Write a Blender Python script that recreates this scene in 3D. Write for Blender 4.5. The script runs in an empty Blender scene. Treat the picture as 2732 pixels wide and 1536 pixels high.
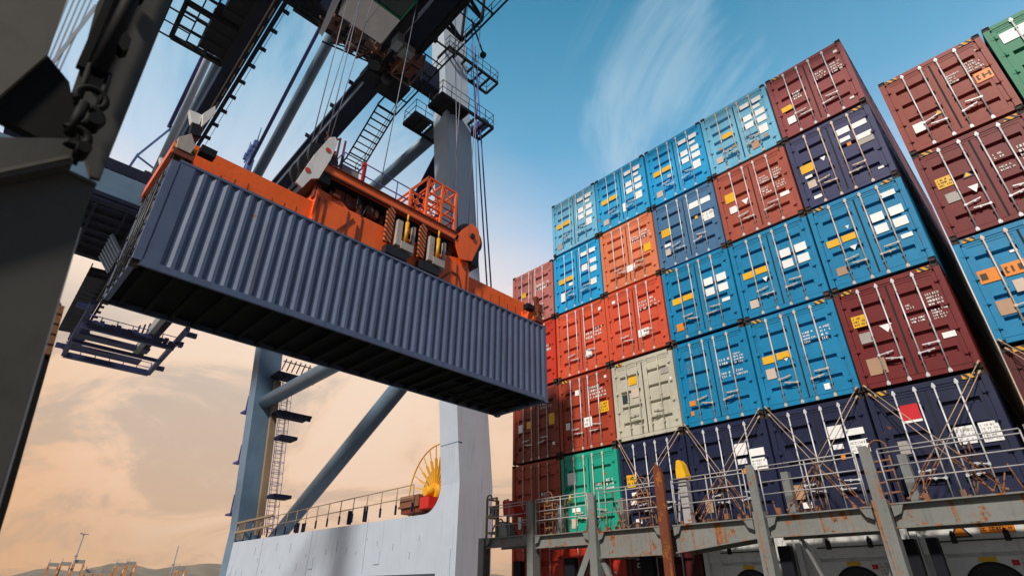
import bpy, bmesh, math, random
from mathutils import Vector, Matrix
random.seed(7)
S = bpy.context.scene
C = S.collection
PI = math.pi
V = Vector

# ------------------------------------------------------------------ mesh builder
class MB:
    def __init__(s):
        s.v = []; s.f = []; s.sm = []; s.cuts = []
    def face(s, idx, smooth=False):
        s.f.append(tuple(idx)); s.sm.append(smooth)
    def hexa(s, p):                      # 8 points: bottom ring 0-3, top ring 4-7
        s.cuts.append((len(s.v), len(s.f)))
        b = len(s.v); s.v += [tuple(q) for q in p]
        for q in ((3,2,1,0),(4,5,6,7),(0,1,5,4),(1,2,6,5),(2,3,7,6),(3,0,4,7)):
            s.face([b+i for i in q])
        return s
    def box(s, x0, x1, y0, y1, z0, z1):
        if x0 > x1: x0, x1 = x1, x0
        if y0 > y1: y0, y1 = y1, y0
        if z0 > z1: z0, z1 = z1, z0
        return s.hexa([(x0,y0,z0),(x1,y0,z0),(x1,y1,z0),(x0,y1,z0),(x0,y0,z1),(x1,y0,z1),(x1,y1,z1),(x0,y1,z1)])
    def bar(s, a, b, w, h=None, up=(0,0,1)):
        a = V(a); b = V(b); d = (b-a)
        if d.length < 1e-6: return s
        d.normalize(); u = V(up)
        if abs(d.dot(u)) > .97: u = V((1,0,0)) if abs(d.x) < .9 else V((0,1,0))
        r = d.cross(u).normalized(); u = r.cross(d).normalized()
        h = w if h is None else h
        r *= w/2; u *= h/2
        return s.hexa([a-r-u, a+r-u, a+r+u, a-r+u, b-r-u, b+r-u, b+r+u, b-r+u])
    def tube(s, a, b, r, n=10, r2=None, cap=True):
        a = V(a); b = V(b); d = (b-a)
        if d.length < 1e-6: return s
        d.normalize(); u = V((0,0,1))
        if abs(d.z) > .97: u = V((1,0,0))
        s.cuts.append((len(s.v), len(s.f)))
        p = d.cross(u).normalized(); q = d.cross(p).normalized()
        r2 = r if r2 is None else r2; k = len(s.v)
        for c, rr in ((a, r), (b, r2)):
            for i in range(n):
                t = 2*PI*i/n; s.v.append(tuple(c + p*math.cos(t)*rr + q*math.sin(t)*rr))
        for i in range(n):
            j = (i+1) % n; s.face((k+i, k+j, k+n+j, k+n+i), n > 4)
        if cap:
            s.face([k+i for i in range(n)][::-1]); s.face([k+n+i for i in range(n)])
        return s
    def path(s, pts, r, n=6):
        for a, b in zip(pts, pts[1:]): s.tube(a, b, r, n)
        return s
    def prism(s, poly, ax, d0, d1):      # 2D polygon in the two other axes, extruded along ax
        def pt(p, d):
            if ax == 'x': return (d, p[0], p[1])
            if ax == 'y': return (p[0], d, p[1])
            return (p[0], p[1], d)
        s.cuts.append((len(s.v), len(s.f)))
        n = len(poly); k = len(s.v)
        s.v += [pt(p, d0) for p in poly] + [pt(p, d1) for p in poly]
        s.face([k+i for i in range(n)][::-1]); s.face([k+n+i for i in range(n)])
        for i in range(n):
            j = (i+1) % n; s.face((k+i, k+j, k+n+j, k+n+i))
        return s
    def ring(s, c, ax, R, r, n=32, m=8, a0=0, a1=2*PI):
        full = abs(a1-a0-2*PI) < 1e-6
        pts = []
        for i in range(n + (0 if full else 1)):
            t = a0 + (a1-a0)*i/n
            e = {'x': V((0,math.cos(t),math.sin(t))), 'y': V((math.cos(t),0,math.sin(t))), 'z': V((math.cos(t),math.sin(t),0))}[ax]
            pts.append(V(c)+e*R)
        if full: pts.append(pts[0])
        return s.path(pts, r, m)
    def torus(s, c, ax, R, r, n=36, m=10, a0=0., a1=2*PI):
        full = abs(a1-a0-2*PI) < 1e-6; N = n if full else n+1
        s.cuts.append((len(s.v), len(s.f))); k = len(s.v)
        ex = {'x': V((1,0,0)), 'y': V((0,1,0)), 'z': V((0,0,1))}[ax]
        for i in range(N):
            t = a0+(a1-a0)*i/n
            e = {'x': V((0,math.cos(t),math.sin(t))), 'y': V((math.cos(t),0,math.sin(t))), 'z': V((math.cos(t),math.sin(t),0))}[ax]
            for j in range(m):
                q = 2*PI*j/m; s.v.append(tuple(V(c)+e*(R+r*math.cos(q))+ex*r*math.sin(q)))
        for i in range(n):
            i2 = (i+1)%N
            for j in range(m): j2 = (j+1)%m; s.face((k+i*m+j,k+i2*m+j,k+i2*m+j2,k+i*m+j2), True)
        if not full: s.face([k+j for j in range(m)]); s.face([k+n*m+j for j in range(m)][::-1])
        return s
    def disc(s, c, ax, R, t, n=28):
        d = {'x': V((1,0,0)), 'y': V((0,1,0)), 'z': V((0,0,1))}[ax]
        return s.tube(V(c)-d*t/2, V(c)+d*t/2, R, n)
    def mesh(s, name, org=(0,0,0)):
        me = bpy.data.meshes.new(name)
        o = V(org)
        me.from_pydata([tuple(V(p)-o) for p in s.v], [], s.f)
        me.polygons.foreach_set('use_smooth', s.sm)
        bm = bmesh.new(); bm.from_mesh(me); bmesh.ops.recalc_face_normals(bm, faces=bm.faces); bm.to_mesh(me); bm.free()
        me.update()
        return me

ORG = {}
def thing(name, label, cat, loc=(0,0,0), rz=0, group=None):
    o = bpy.data.objects.new(name, None); C.objects.link(o)
    o.empty_display_size = .3
    o.location = loc; o.rotation_euler = (0,0,rz)
    o['label'] = label; o['category'] = cat
    if group: o['group'] = group
    ORG[o.name] = V(loc)
    return o
def link(name, me, mat, parent=None, loc=(0,0,0)):
    """an object on an existing (shared) mesh, its material on the object"""
    o = bpy.data.objects.new(name, me); C.objects.link(o)
    if not me.materials: me.materials.append(mat)
    o.material_slots[0].link = 'OBJECT'; o.material_slots[0].material = mat
    o.location = loc
    if parent: o.parent = parent
    return o
def part(name, mb, mat, parent=None, label=None):
    """mb in scene coordinates (un-turned); the part's origin is its thing's"""
    org = ORG[parent.name] if parent else V((0,0,0))
    me = mb.mesh(name, org); me.materials.append(mat)
    o = bpy.data.objects.new(name, me); C.objects.link(o)
    if parent:
        o.parent = parent; ORG[o.name] = org
    if label: o['label'] = label
    return o
def pieces(mb, size=1):
    """the builder's primitives, taken size at a time, each run as a builder of its own"""
    st = mb.cuts[::size]+[(len(mb.v), len(mb.f))]
    for (v0, f0), (v1, f1) in zip(st, st[1:]):
        q = MB(); q.v = mb.v[v0:v1]; q.f = [tuple(i-v0 for i in f) for f in mb.f[f0:f1]]; q.sm = mb.sm[f0:f1]
        yield q
def parts(name, mb, mat, parent, size=1):
    for q in pieces(mb, size): part(name, q, mat, parent)
def single(name, mb, mat, label, cat, group=None, org=None):
    org = V(org) if org else V((0,0,0))
    me = mb.mesh(name, org); me.materials.append(mat)
    o = bpy.data.objects.new(name, me); C.objects.link(o); o.location = org
    o['label'] = label; o['category'] = cat
    if group: o['group'] = group
    ORG[o.name] = org
    return o
def structure(name, mb, mat):
    me = mb.mesh(name); me.materials.append(mat)
    o = bpy.data.objects.new(name, me); C.objects.link(o); o['kind'] = 'structure'
    return o

# ------------------------------------------------------------------ materials
class NT:
    def __init__(s, tree): s.t = tree; s.n = tree.nodes; s.l = tree.links
    def node(s, ty, **kw):
        n = s.n.new(ty)
        for k, v in kw.items():
            if k in ('operation','blend_type','data_type','noise_dimensions','interpolation_type','sky_type','sun_disc','clamp_factor'): setattr(n, k, v)
        return n
    def put(s, sock, v):
        if hasattr(v, 'is_output'): s.l.new(v, sock)
        else:
            if isinstance(v, (tuple, list)) and len(v) == 3 and sock.type == 'RGBA': v = (*v, 1)
            sock.default_value = v
    def math(s, op, a, b=0., c=None, clamp=False):
        n = s.node('ShaderNodeMath', operation=op); n.use_clamp = clamp
        s.put(n.inputs[0], a); s.put(n.inputs[1], b)
        if c is not None: s.put(n.inputs[2], c)
        return n.outputs[0]
    def mix(s, f, a, b, mode='MIX'):
        n = s.node('ShaderNodeMixRGB', blend_type=mode)
        s.put(n.inputs[0], f); s.put(n.inputs[1], a); s.put(n.inputs[2], b)
        return n.outputs[0]
    def noise(s, vec, scale, detail=4, rough=.55, dist=0.):
        n = s.node('ShaderNodeTexNoise'); s.l.new(vec, n.inputs['Vector'])
        n.inputs['Scale'].default_value = scale; n.inputs['Detail'].default_value = detail
        n.inputs['Roughness'].default_value = rough; n.inputs['Distortion'].default_value = dist
        return n.outputs[0]
    def mapv(s, vec, scale=(1,1,1), loc=(0,0,0)):
        n = s.node('ShaderNodeMapping'); s.l.new(vec, n.inputs[0])
        n.inputs['Scale'].default_value = scale; n.inputs['Location'].default_value = loc
        return n.outputs[0]
    def ramp(s, f, stops, mode='LINEAR'):
        n = s.node('ShaderNodeValToRGB'); n.color_ramp.interpolation = mode
        e = n.color_ramp.elements
        while len(e) < len(stops): e.new(.5)
        for q, (p, c) in zip(e, stops):
            q.position = p; q.color = (*c, 1) if len(c) == 3 else c
        s.put(n.inputs[0], f)
        return n.outputs[0]
    def step(s, x, lo, hi):
        n = s.node('ShaderNodeMapRange'); n.interpolation_type = 'SMOOTHSTEP'
        s.put(n.inputs['Value'], x); n.inputs['From Min'].default_value = lo; n.inputs['From Max'].default_value = hi
        return n.outputs[0]

def newmat(name):
    m = bpy.data.materials.new(name); m.use_nodes = True
    t = NT(m.node_tree); b = m.node_tree.nodes['Principled BSDF']
    return m, t, b
RUST = (.19, .062, .016); RUSTD = (.05, .02, .01)
def paint(name, col, rough=.5, metal=0., dirt=.25, rust=.0, streak=.25, bump=.15, spec=.4, ss=5.5, cloud=1.):
    m, t, b = newmat(name)
    pos = t.node('ShaderNodeNewGeometry').outputs['Position']
    big = t.noise(pos, .9, 5, .6)
    fine = t.noise(pos, 9, 5, .65)
    st = t.noise(t.mapv(pos, (ss, ss, ss*.06)), 1, 5, .65)
    dk = tuple(c*.42+.004 for c in col); lt = tuple(min(1, c*1.14+.005) for c in col)
    c = t.mix(t.math('MULTIPLY', t.step(big, .35, .7), cloud), col, lt)
    c = t.mix(t.math('MULTIPLY', t.step(fine, .5, .78), dirt), c, dk)
    if streak > 0: c = t.mix(t.math('MULTIPLY', t.step(st, .52, .75), streak), c, dk)
    rg = rough
    if rust > 0:
        r1 = t.noise(pos, 2.2, 7, .7); r2 = t.noise(t.mapv(pos, (7, 7, .22)), 1, 6, .65)
        mk = t.math('MAXIMUM', t.step(r1, .70-.22*rust, .76-.2*rust), t.step(r2, .70-.24*rust, .80-.22*rust))
        rc = t.mix(t.step(fine, .30, .6), RUSTD, (.36, .115, .02))
        c = t.mix(mk, c, rc)
        rg = t.math('MULTIPLY_ADD', mk, .9-rough, rough)
    t.put(b.inputs['Base Color'], c); t.put(b.inputs['Roughness'], rg)
    b.inputs['Metallic'].default_value = metal
    b.inputs['Specular IOR Level'].default_value = spec
    if bump > 0:
        bp = t.node('ShaderNodeBump'); bp.inputs['Strength'].default_value = bump; bp.inputs['Distance'].default_value = .01
        t.l.new(t.noise(pos, 5, 4, .6), bp.inputs['Height']); t.l.new(bp.outputs[0], b.inputs['Normal'])
    return m
def stripes(name, a, b_, period, ang=.8):
    m, t, b = newmat(name)
    pos = t.node('ShaderNodeNewGeometry').outputs['Position']
    sp = t.node('ShaderNodeSeparateXYZ'); t.l.new(pos, sp.inputs[0])
    q = t.math('ADD', t.math('ADD', sp.outputs[0], sp.outputs[1]), t.math('MULTIPLY', sp.outputs[2], ang))
    q = t.math('FRACT', t.math('DIVIDE', q, period))
    f = t.step(q, .48, .52)
    c = t.mix(f, a, b_)
    fine = t.noise(pos, 14, 4, .6)
    c = t.mix(t.math('MULTIPLY', t.step(fine, .5, .7), .5), c, (.05,.035,.02))
    t.put(b.inputs['Base Color'], c); b.inputs['Roughness'].default_value = .6
    return m
M = {}
def P(k, *a, **kw):
    M[k] = paint(k, *a, **kw)
# container paints
CC = dict(blue=(.002,.195,.39), hazed_blue=(.025,.34,.63), pale_blue=(.15,.44,.64), bright_blue=(.012,.32,.63), steel_blue=(.06,.16,.30),  # upper tier blues paled, haze and brightness put into the colour
          navy=(.010,.014,.046), violet_navy=(.032,.036,.105), red_brown=(.24,.036,.020), dark_red=(.15,.011,.011), rose=(.42,.14,.12),
          wine=(.25,.048,.048), salmon=(.66,.19,.085), vermilion=(.60,.085,.036), terracotta=(.36,.075,.045), brick=(.36,.05,.022), beige=(.48,.45,.36),
          teal=(.008,.32,.22), green=(.004,.18,.085), orange_red=(.52,.035,.014), maroon=(.07,.008,.008))
for k, c in CC.items(): P(k, c, rough=.5, dirt=.32, rust=.17, streak=.38, bump=.14, spec=.3)
P('reefer_white', (.74,.73,.70), dirt=.35, rust=.12, streak=.45, rough=.4)
P('reefer_grey', (.30,.30,.29), dirt=.3, rust=.08)
P('hang_blue', (.088,.120,.205), rough=.5, dirt=.4, streak=.6, rust=.20, spec=.4)
P('hang_grey', (.045,.048,.055), rough=.5, dirt=.3, rust=.1)
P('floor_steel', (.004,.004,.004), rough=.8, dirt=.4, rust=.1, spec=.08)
P('galv', (.60,.61,.62), rough=.45, metal=.2, dirt=.25, rust=.06, streak=.2)
P('galv_rusty', (.62,.47,.36), rough=.5, metal=.1, dirt=.25, rust=.2)
P('casting', (.035,.026,.022), rough=.75, dirt=.3, rust=.42)
P('gasket', (.012,.013,.016), rough=.8, bump=0, dirt=.1, streak=0)
P('plate_white', (.84,.83,.81), rough=.5, dirt=.12, streak=.12, rust=.0, bump=0)
P('plate_grey', (.36,.33,.30), rough=.5, dirt=.3, streak=.2, bump=0)
P('plate_tan', (.42,.25,.15), rough=.5, dirt=.25, streak=.2, bump=0)
P('plate_beige', (.60,.47,.38), rough=.5, dirt=.2, streak=.2, bump=0)
P('plate_dark', (.03,.035,.05), rough=.5, bump=0)
P('plate_red', (.55,.012,.02), rough=.45, dirt=.1, streak=0, bump=0)
P('sticker_yellow', (.80,.43,.008), rough=.45, dirt=.15, streak=.1, bump=0)
P('sticker_orange', (.75,.22,.008), rough=.45, dirt=.2, streak=.1, bump=0)
P('mark_white', (.72,.70,.67), rough=.6, dirt=.25, streak=.15, bump=0)
P('mark_dark', (.05,.035,.02), rough=.6, dirt=.1, streak=0, bump=0)
M['hazard'] = stripes('hazard', (.72,.36,.01), (.015,.012,.012), .15)
M['hazard_orange'] = stripes('hazard_orange', (.62,.13,.02), (.012,.010,.010), .19, 1.2)
# crane paints
P('crane_white', (.46,.52,.60), rough=.5, dirt=.10, streak=.40, rust=.0, ss=9, cloud=.4)
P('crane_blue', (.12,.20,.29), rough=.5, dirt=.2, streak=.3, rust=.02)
P('crane_navy', (.007,.012,.034), rough=.65, dirt=.3, streak=.2, rust=.0, spec=.12)
P('rail_blue', (.07,.12,.30), rough=.5, dirt=.2, streak=.1)
P('tube_blue', (.11,.165,.225), rough=.4, dirt=.2, streak=.1)
P('indigo', (.05,.06,.24), rough=.5, dirt=.2, streak=.1)
P('steel_dark', (.008,.009,.014), rough=.65, dirt=.4, rust=.1, spec=.15)
P('steel_rust', (.13,.065,.04), rough=.7, dirt=.5, rust=.5)
P('rope', (.16,.16,.20), rough=.5, metal=.5, dirt=.3, streak=0, bump=0)
P('cab_beige', (.74,.67,.60), rough=.5, dirt=.15, streak=.2)
P('spreader_orange', (.85,.125,.015), rough=.45, dirt=.4, streak=.4, rust=.16)
P('spreader_dark', (.16,.03,.012), rough=.6, dirt=.5, rust=.35)
P('flipper', (.40,.35,.31), rough=.5, dirt=.6, rust=.35)
P('sheave_white', (.70,.67,.66), rough=.5, dirt=.2, streak=.3, rust=.06)
P('dot_red', (.50,.06,.03), rough=.5, bump=0)
P('black', (.008,.008,.010), rough=.5, dirt=.2, bump=0)
P('box_grey', (.24,.25,.24), rough=.5, dirt=.3, rust=.1)
P('reel_yellow', (.70,.33,.012), rough=.45, dirt=.2, rust=.06)
P('drive_red', (.55,.018,.012), rough=.45, dirt=.2)
P('drive_brown', (.20,.08,.045), rough=.6, dirt=.3)
P('rail_tan', (.30,.21,.13), rough=.5, dirt=.3, rust=.15)
# ship paints
P('ship_grey', (.175,.185,.175), rough=.5, dirt=.4, streak=.5, rust=.5)
P('ship_rusty', (.19,.195,.18), rough=.55, dirt=.4, streak=.5, rust=.66)
P('rail_grey', (.42,.40,.40), rough=.5, metal=.2, dirt=.3, rust=.30)
P('rust_red', (.15,.036,.010), rough=.75, dirt=.6, rust=.62, streak=.6)
P('rod_tan', (.44,.31,.21), rough=.5, metal=.1, dirt=.3, rust=.2)
P('rod_rust', (.22,.095,.045), rough=.7, dirt=.5, rust=.45)
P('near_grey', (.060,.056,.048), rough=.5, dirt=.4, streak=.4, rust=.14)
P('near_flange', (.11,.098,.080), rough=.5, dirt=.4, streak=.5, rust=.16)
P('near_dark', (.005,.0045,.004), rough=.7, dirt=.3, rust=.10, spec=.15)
P('deck_red', (.05,.055,.05), rough=.8, dirt=.4, rust=.2)
P('hull', (.02,.03,.06), rough=.5, dirt=.3, rust=.15)
P('concrete', (.20,.195,.19), rough=.9, dirt=.4, streak=0)
P('yard_orange', (.52,.20,.055), rough=.5, dirt=.2)
P('mast', (.25,.23,.24), rough=.5, dirt=.2)
def glass():
    m, t, b = newmat('glass_green')
    b.inputs['Base Color'].default_value = (.012,.035,.028,1); b.inputs['Roughness'].default_value = .08
    return m
M['glass'] = glass()
def watermat():
    m, t, b = newmat('water')
    b.inputs['Base Color'].default_value = (.015,.035,.04,1); b.inputs['Roughness'].default_value = .12
    pos = t.node('ShaderNodeNewGeometry').outputs['Position']
    bp = t.node('ShaderNodeBump'); bp.inputs['Strength'].default_value = .4; bp.inputs['Distance'].default_value = .2
    t.l.new(t.noise(pos, .8, 6, .6), bp.inputs['Height']); t.l.new(bp.outputs[0], b.inputs['Normal'])
    return m
M['water'] = watermat()
def hillmat():
    m, t, b = newmat('hill_scrub')
    pos = t.node('ShaderNodeNewGeometry').outputs['Position']
    c = t.mix(t.step(t.noise(pos, .012, 6, .6), .4, .65), (.075,.07,.05), (.16,.13,.09))
    t.put(b.inputs['Base Color'], c); b.inputs['Roughness'].default_value = 1
    return m
M['hill'] = hillmat()

# ------------------------------------------------------------------ containers
CW = 2.438; HX = CW/2; CH = 2.785; PITCH = 2.5
WX0, WY, WZ0, TIER = -15.795, 15.585, 1.796, 2.825
_cache = {}
def cached(key, fn):
    if key not in _cache: _cache[key] = fn()
    return _cache[key]
def casting_mesh():
    bm = bmesh.new()
    bmesh.ops.create_cube(bm, size=1)
    for v in bm.verts: v.co = (v.co.x*.17, v.co.y*.162, v.co.z*.118)
    for f in [f for f in bm.faces if f.normal.y < -.9 or abs(f.normal.x) > .9]:
        r = bmesh.ops.inset_region(bm, faces=[f], thickness=.026, depth=0)
        bmesh.ops.translate(bm, verts=f.verts, vec=-f.normal*.035)
    bmesh.ops.bevel(bm, geom=[e for e in bm.edges if e.calc_face_angle(0) > 1.2 and e.calc_length() > .1], offset=.008, segments=1, affect='EDGES')
    me = bpy.data.meshes.new('corner_casting'); bm.to_mesh(me); bm.free()
    return me
def corrugated(mb, x, y0, y1, z0, z1, sgn, pitch=.278, depth=.036):
    """vertical trapezoid corrugation in the plane x, the outer flats at x, running along y"""
    n = max(1, round((y1-y0)/pitch)); p = (y1-y0)/n
    ys = []
    for i in range(n):
        for f, d in ((0,0),(.26,0),(.50,1),(.76,1)): ys.append((y0+(i+f)*p, d))
    ys.append((y1, 0))
    k = len(mb.v)
    for y, d in ys:
        xx = x - sgn*depth*d
        mb.v += [(xx, y, z0), (xx, y, z1)]
    for i in range(len(ys)-1): mb.face((k+2*i, k+2*i+2, k+2*i+3, k+2*i+1))
def body_mesh(L, fine):
    m = MB()
    # corner posts at the door end (with a return) and at the far end
    for sx in (-1, 1):
        x0 = sx*HX; x1 = sx*(HX-.135)
        m.box(x0, x1, .012, .075, .118, CH-.118)
        m.box(x0, sx*(HX-.06), .075, .17, .118, CH-.118)
        m.box(x0, x1, L-.16, L-.012, .118, CH-.118)
        m.box(x0, sx*(HX-.17), L-.162, L, 0, .118); m.box(x0, sx*(HX-.17), L-.162, L, CH-.118, CH)
        # side rails
        m.box(sx*(HX-.004), sx*(HX-.07), .165, L-.165, .03, .17)
        m.box(sx*(HX-.004), sx*(HX-.065), .165, L-.165, CH-.09, CH-.025)
        corrugated(m, sx*(HX-.012), .42 if fine else .168, L-.158, .165, CH-.085, sx, .262 if fine else .55, .036)
        if fine: m.box(sx*(HX-.012), sx*(HX-.05), .168, .42, .165, CH-.085)
    # header and sill
    m.box(-HX+.135, HX-.135, .02, .11, CH-.155, CH-.03)
    m.box(-HX+.17, HX-.17, .035, .10, CH-.215, CH-.157)
    m.box(-HX+.135, HX-.135, .025, .13, .035, .15)
    m.box(-HX+.065, HX-.065, .11, L-.1, CH-.05, CH-.03)          # roof
    m.box(-HX+.1, HX-.1, L-.09, L-.05, .1, CH-.1)                # far end wall
    m.box(-HX+.135, HX-.135, L-.13, L-.02, .03, .15)
    m.box(-HX+.135, HX-.135, L-.13, L-.02, CH-.13, CH-.03)
    return m.mesh('body')
def door_mesh(sx, grooves):
    m = MB(); x0, x1 = .022, HX-.142
    z0, z1 = .165, CH-.225; fr = .085; yo = .040; yi = .050
    def bx(a, b, *r): m.box(sx*a, sx*b, *r)
    # frame of the leaf
    bx(x0, x0+fr, yo, yo+.055, z0, z1); bx(x1-fr, x1, yo, yo+.055, z0, z1)
    bx(x0+fr, x1-fr, yo, yo+.055, z0, z0+.06); bx(x0+fr, x1-fr, yo, yo+.055, z1-.06, z1)
    # the sheet: horizontal pressed grooves
    zs = [(z0+.06, yi)]
    span = (z1-z0-.12)
    gd = .078; hw = .060
    for i in range(grooves):
        zc = z0+.06 + span*(i+.62)/(grooves+.24)
        zs += [(zc-hw-.02, yi), (zc-hw+.012, yi+gd), (zc+hw-.012, yi+gd), (zc+hw+.008, yi)]
    zs.append((z1-.06, yi))
    xa, xb = x0+fr, x1-fr
    mg = .07
    k = len(m.v)
    # side margins stay flat; grooves only between them
    for xx0, xx1, flat in ((xa, xa+mg*.4, 1), (xa+mg*.4, xb-mg, 0), (xb-mg, xb, 1)):
        k = len(m.v)
        for z, y in zs:
            y = yi if flat else y
            m.v += [(sx*xx0, y, z), (sx*xx1, y, z)]
        for i in range(len(zs)-1): m.face((k+2*i, k+2*i+1, k+2*i+3, k+2*i+2))
        if not flat:                     # close the groove ends
            for g in range(grooves):
                a = 1+4*g
                m.face([k+2*(a+q) for q in range(4)]); m.face([k+2*(a+q)+1 for q in range(4)])
    return m.mesh('door')
def hinge_mesh():
    m = MB(); m.box(-.068, .067, .003, .034, -.035, .035); m.tube((.008, .002, -.06), (.008, .002, .06), .017, 8)
    return m.mesh('hinge')
def bracket_mesh(): return MB().box(-.034, .034, -.010, .044, -.02, .02).mesh('rod_bracket')
def rod_mesh():
    m = MB(); y = .006
    m.tube((0, y, .10), (0, y, CH-.14), .019, 8)
    for z in (.09, CH-.15):
        m.box(-.022, .022, y-.018, y+.03, z-.04, z+.045)
        m.prism([(-.034,z-.06),(.034,z-.06),(.042,z-.01),(.0,z+.07),(-.042,z-.01)], 'y', y-.010, y+.010)
    return m.mesh('locking_rod')
def handle_mesh():
    m = MB(); y = -.012
    m.bar((0, y, 0), (.34, y-.004, .040), .016, .026)
    m.box(-.028, .03, y-.008, y+.04, -.03, .03)
    m.box(.18, .23, y-.002, y+.045, -.012, .045)
    m.tube((.33, y-.012, .040), (.33, y+.03, .040), .016, 8)
    return m.mesh('door_handle')
def plate_mesh(x0, x1, z0, z1):
    return MB().box(x0, x1, .030, .0385, z0, z1)
def text_mb(x0, x1, z0, z1, rows, seed, y0=.0325, y1=.0385):
    r = random.Random(seed); m = MB(); rh = (z1-z0)/rows
    for i in range(rows):
        z = z1-(i+1)*rh+rh*.18; zh = rh*.60; x = x0
        end = x1 if r.random() < .6 else x0+(x1-x0)*r.uniform(.45, .9)
        while x < end-.02:
            w = r.uniform(.35, .85)*zh
            kk = r.random()
            t = zh*.22
            if kk < .25: m.box(x, x+w, y0, y1, z, z+zh)
            elif kk < .55: m.box(x, x+t, y0, y1, z, z+zh); m.box(x+t, x+w, y0, y1, z+zh-t, z+zh); m.box(x+t, x+w, y0, y1, z, z+t)
            elif kk < .8: m.box(x, x+t, y0, y1, z, z+zh); m.box(x+w, x+w+t, y0, y1, z, z+zh); m.box(x+t, x+w, y0, y1, z+zh*.4, z+zh*.4+t)
            else: m.box(x, x+t*1.2, y0, y1, z, z+zh)
            x += w + zh*(.35 if r.random() < .75 else 1.1)
    return m
PK = dict(W=('plate','plate_white'), G=('plate','plate_grey'), B=('plate','plate_beige'), N=('plate','plate_dark'), A=('plate','plate_tan'),
          R=('plate','plate_red'), Y=('warning_sticker','sticker_yellow'), O=('warning_sticker','sticker_orange'))
def container(name, X, Y, Z, paintkey, label, cat='container', group=None, L=12.19, grooves=4, decals=(), fine=False, rods='galv', seed=0, hazard=0, sheet=None):
    t = thing(name, label, cat, (X, Y, Z), 0, group)
    pm = M[paintkey]
    link('body', cached(('body', L, fine), lambda: body_mesh(L, fine)), M[sheet] if sheet else pm, t)
    for sx in (-1, 1):
        for z in (.059, CH-.059):
            link('corner_casting', cached('cast', casting_mesh), M['casting'], t, (sx*(HX-.085), .081, z))
    doors = {}
    for sx in (-1, 1):
        d = link('door', cached(('door', sx, grooves), lambda: door_mesh(sx, grooves)), pm, t); doors[sx] = d
        for z in (.40, 1.02, 1.66, 2.30):
            link('hinge', cached('hinge', hinge_mesh), pm, d, (sx*(HX-.1425), 0, z))
        for x in (.19, .63):
            for z in (.40, 1.30, 2.30): link('rod_bracket', cached('rb', bracket_mesh), pm, d, (sx*x, 0, z))
        for rx, hz in ((.19, .62), (.63, .80)):
            link('locking_rod', cached('rod', rod_mesh), M[rods], d, (sx*rx, 0, 0))
            h = link('door_handle', cached('handle', handle_mesh), M[rods], d, (sx*rx, 0, hz))
            h.scale.x = (1 if rx < .4 else -1)*sx*.95
            h.rotation_euler = (0, random.uniform(-.10, .16)*h.scale.x, 0)
    link('gasket', cached('gask', lambda: MB().box(-.021, .021, .05, .08, .165, CH-.225).mesh('gasket')), M['gasket'], t)
    if hazard:
        for sx in (-1, 1):
            if hazard & (1 if sx < 0 else 2):
                link('hazard_strip', cached(('hz', sx), lambda: MB().box(sx*(HX-.2), sx*(HX-.46), .012, .0195, CH-.15, CH-.045).mesh('hazard_strip')), M['hazard'], t)
    for i, dc in enumerate(decals):
        k, x0, x1, z0, z1 = dc[:5]
        d = doors[1 if (x0+x1) > 0 else -1]
        if k in PK:
            nm, mt = PK[k]
            link(nm, plate_mesh(x0, x1, z0, z1).mesh(nm), M[mt], d)
        elif k == 'YM' or k == 'OM':
            nm, mt = PK[k[0]]
            s_ = link(nm, plate_mesh(x0, x1, z0, z1).mesh(nm), M[mt], d)
            link('marking', text_mb(x0+.04, x1-.04, z0+.03, z1-.03, dc[5] if len(dc) > 5 else 3, seed*31+i, .026, .0295).mesh('marking'), M['mark_dark'], d)
        elif k == 'WM':
            link('plate', plate_mesh(x0, x1, z0, z1).mesh('plate'), M['plate_white'], d)
            link('marking', text_mb(x0+.03, x1-.03, z0+.03, z1-.03, dc[5] if len(dc) > 5 else 3, seed*31+i, .026, .0295).mesh('marking'), M['plate_grey'], d)
        elif k == 'M':
            link('marking', text_mb(x0, x1, z0, z1, dc[5] if len(dc) > 5 else 3, seed*37+i).mesh('marking'), M['mark_white'], d)
        elif k == 'V':
            link('triangle_sign', MB().prism([(x0,z1),(x1,z1),((x0+x1)/2,z0)], 'y', .030, .0385).mesh('triangle_sign'), M['plate_white'], d)
        elif k == 'T':
            xm = (x0+x1)/2; e = .03
            link('triangle_sign', MB().prism([(x0,z0),(x1,z0),(xm,z1)], 'y', .030, .0385).mesh('triangle_sign'), M['plate_dark'], d)
            link('triangle_sign', MB().prism([(x0+e*1.5,z0+e),(x1-e*1.5,z0+e),(xm,z1-e*1.7)], 'y', .026, .0295).mesh('triangle_sign'), M['sticker_yellow'], d)
    return t

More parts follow.
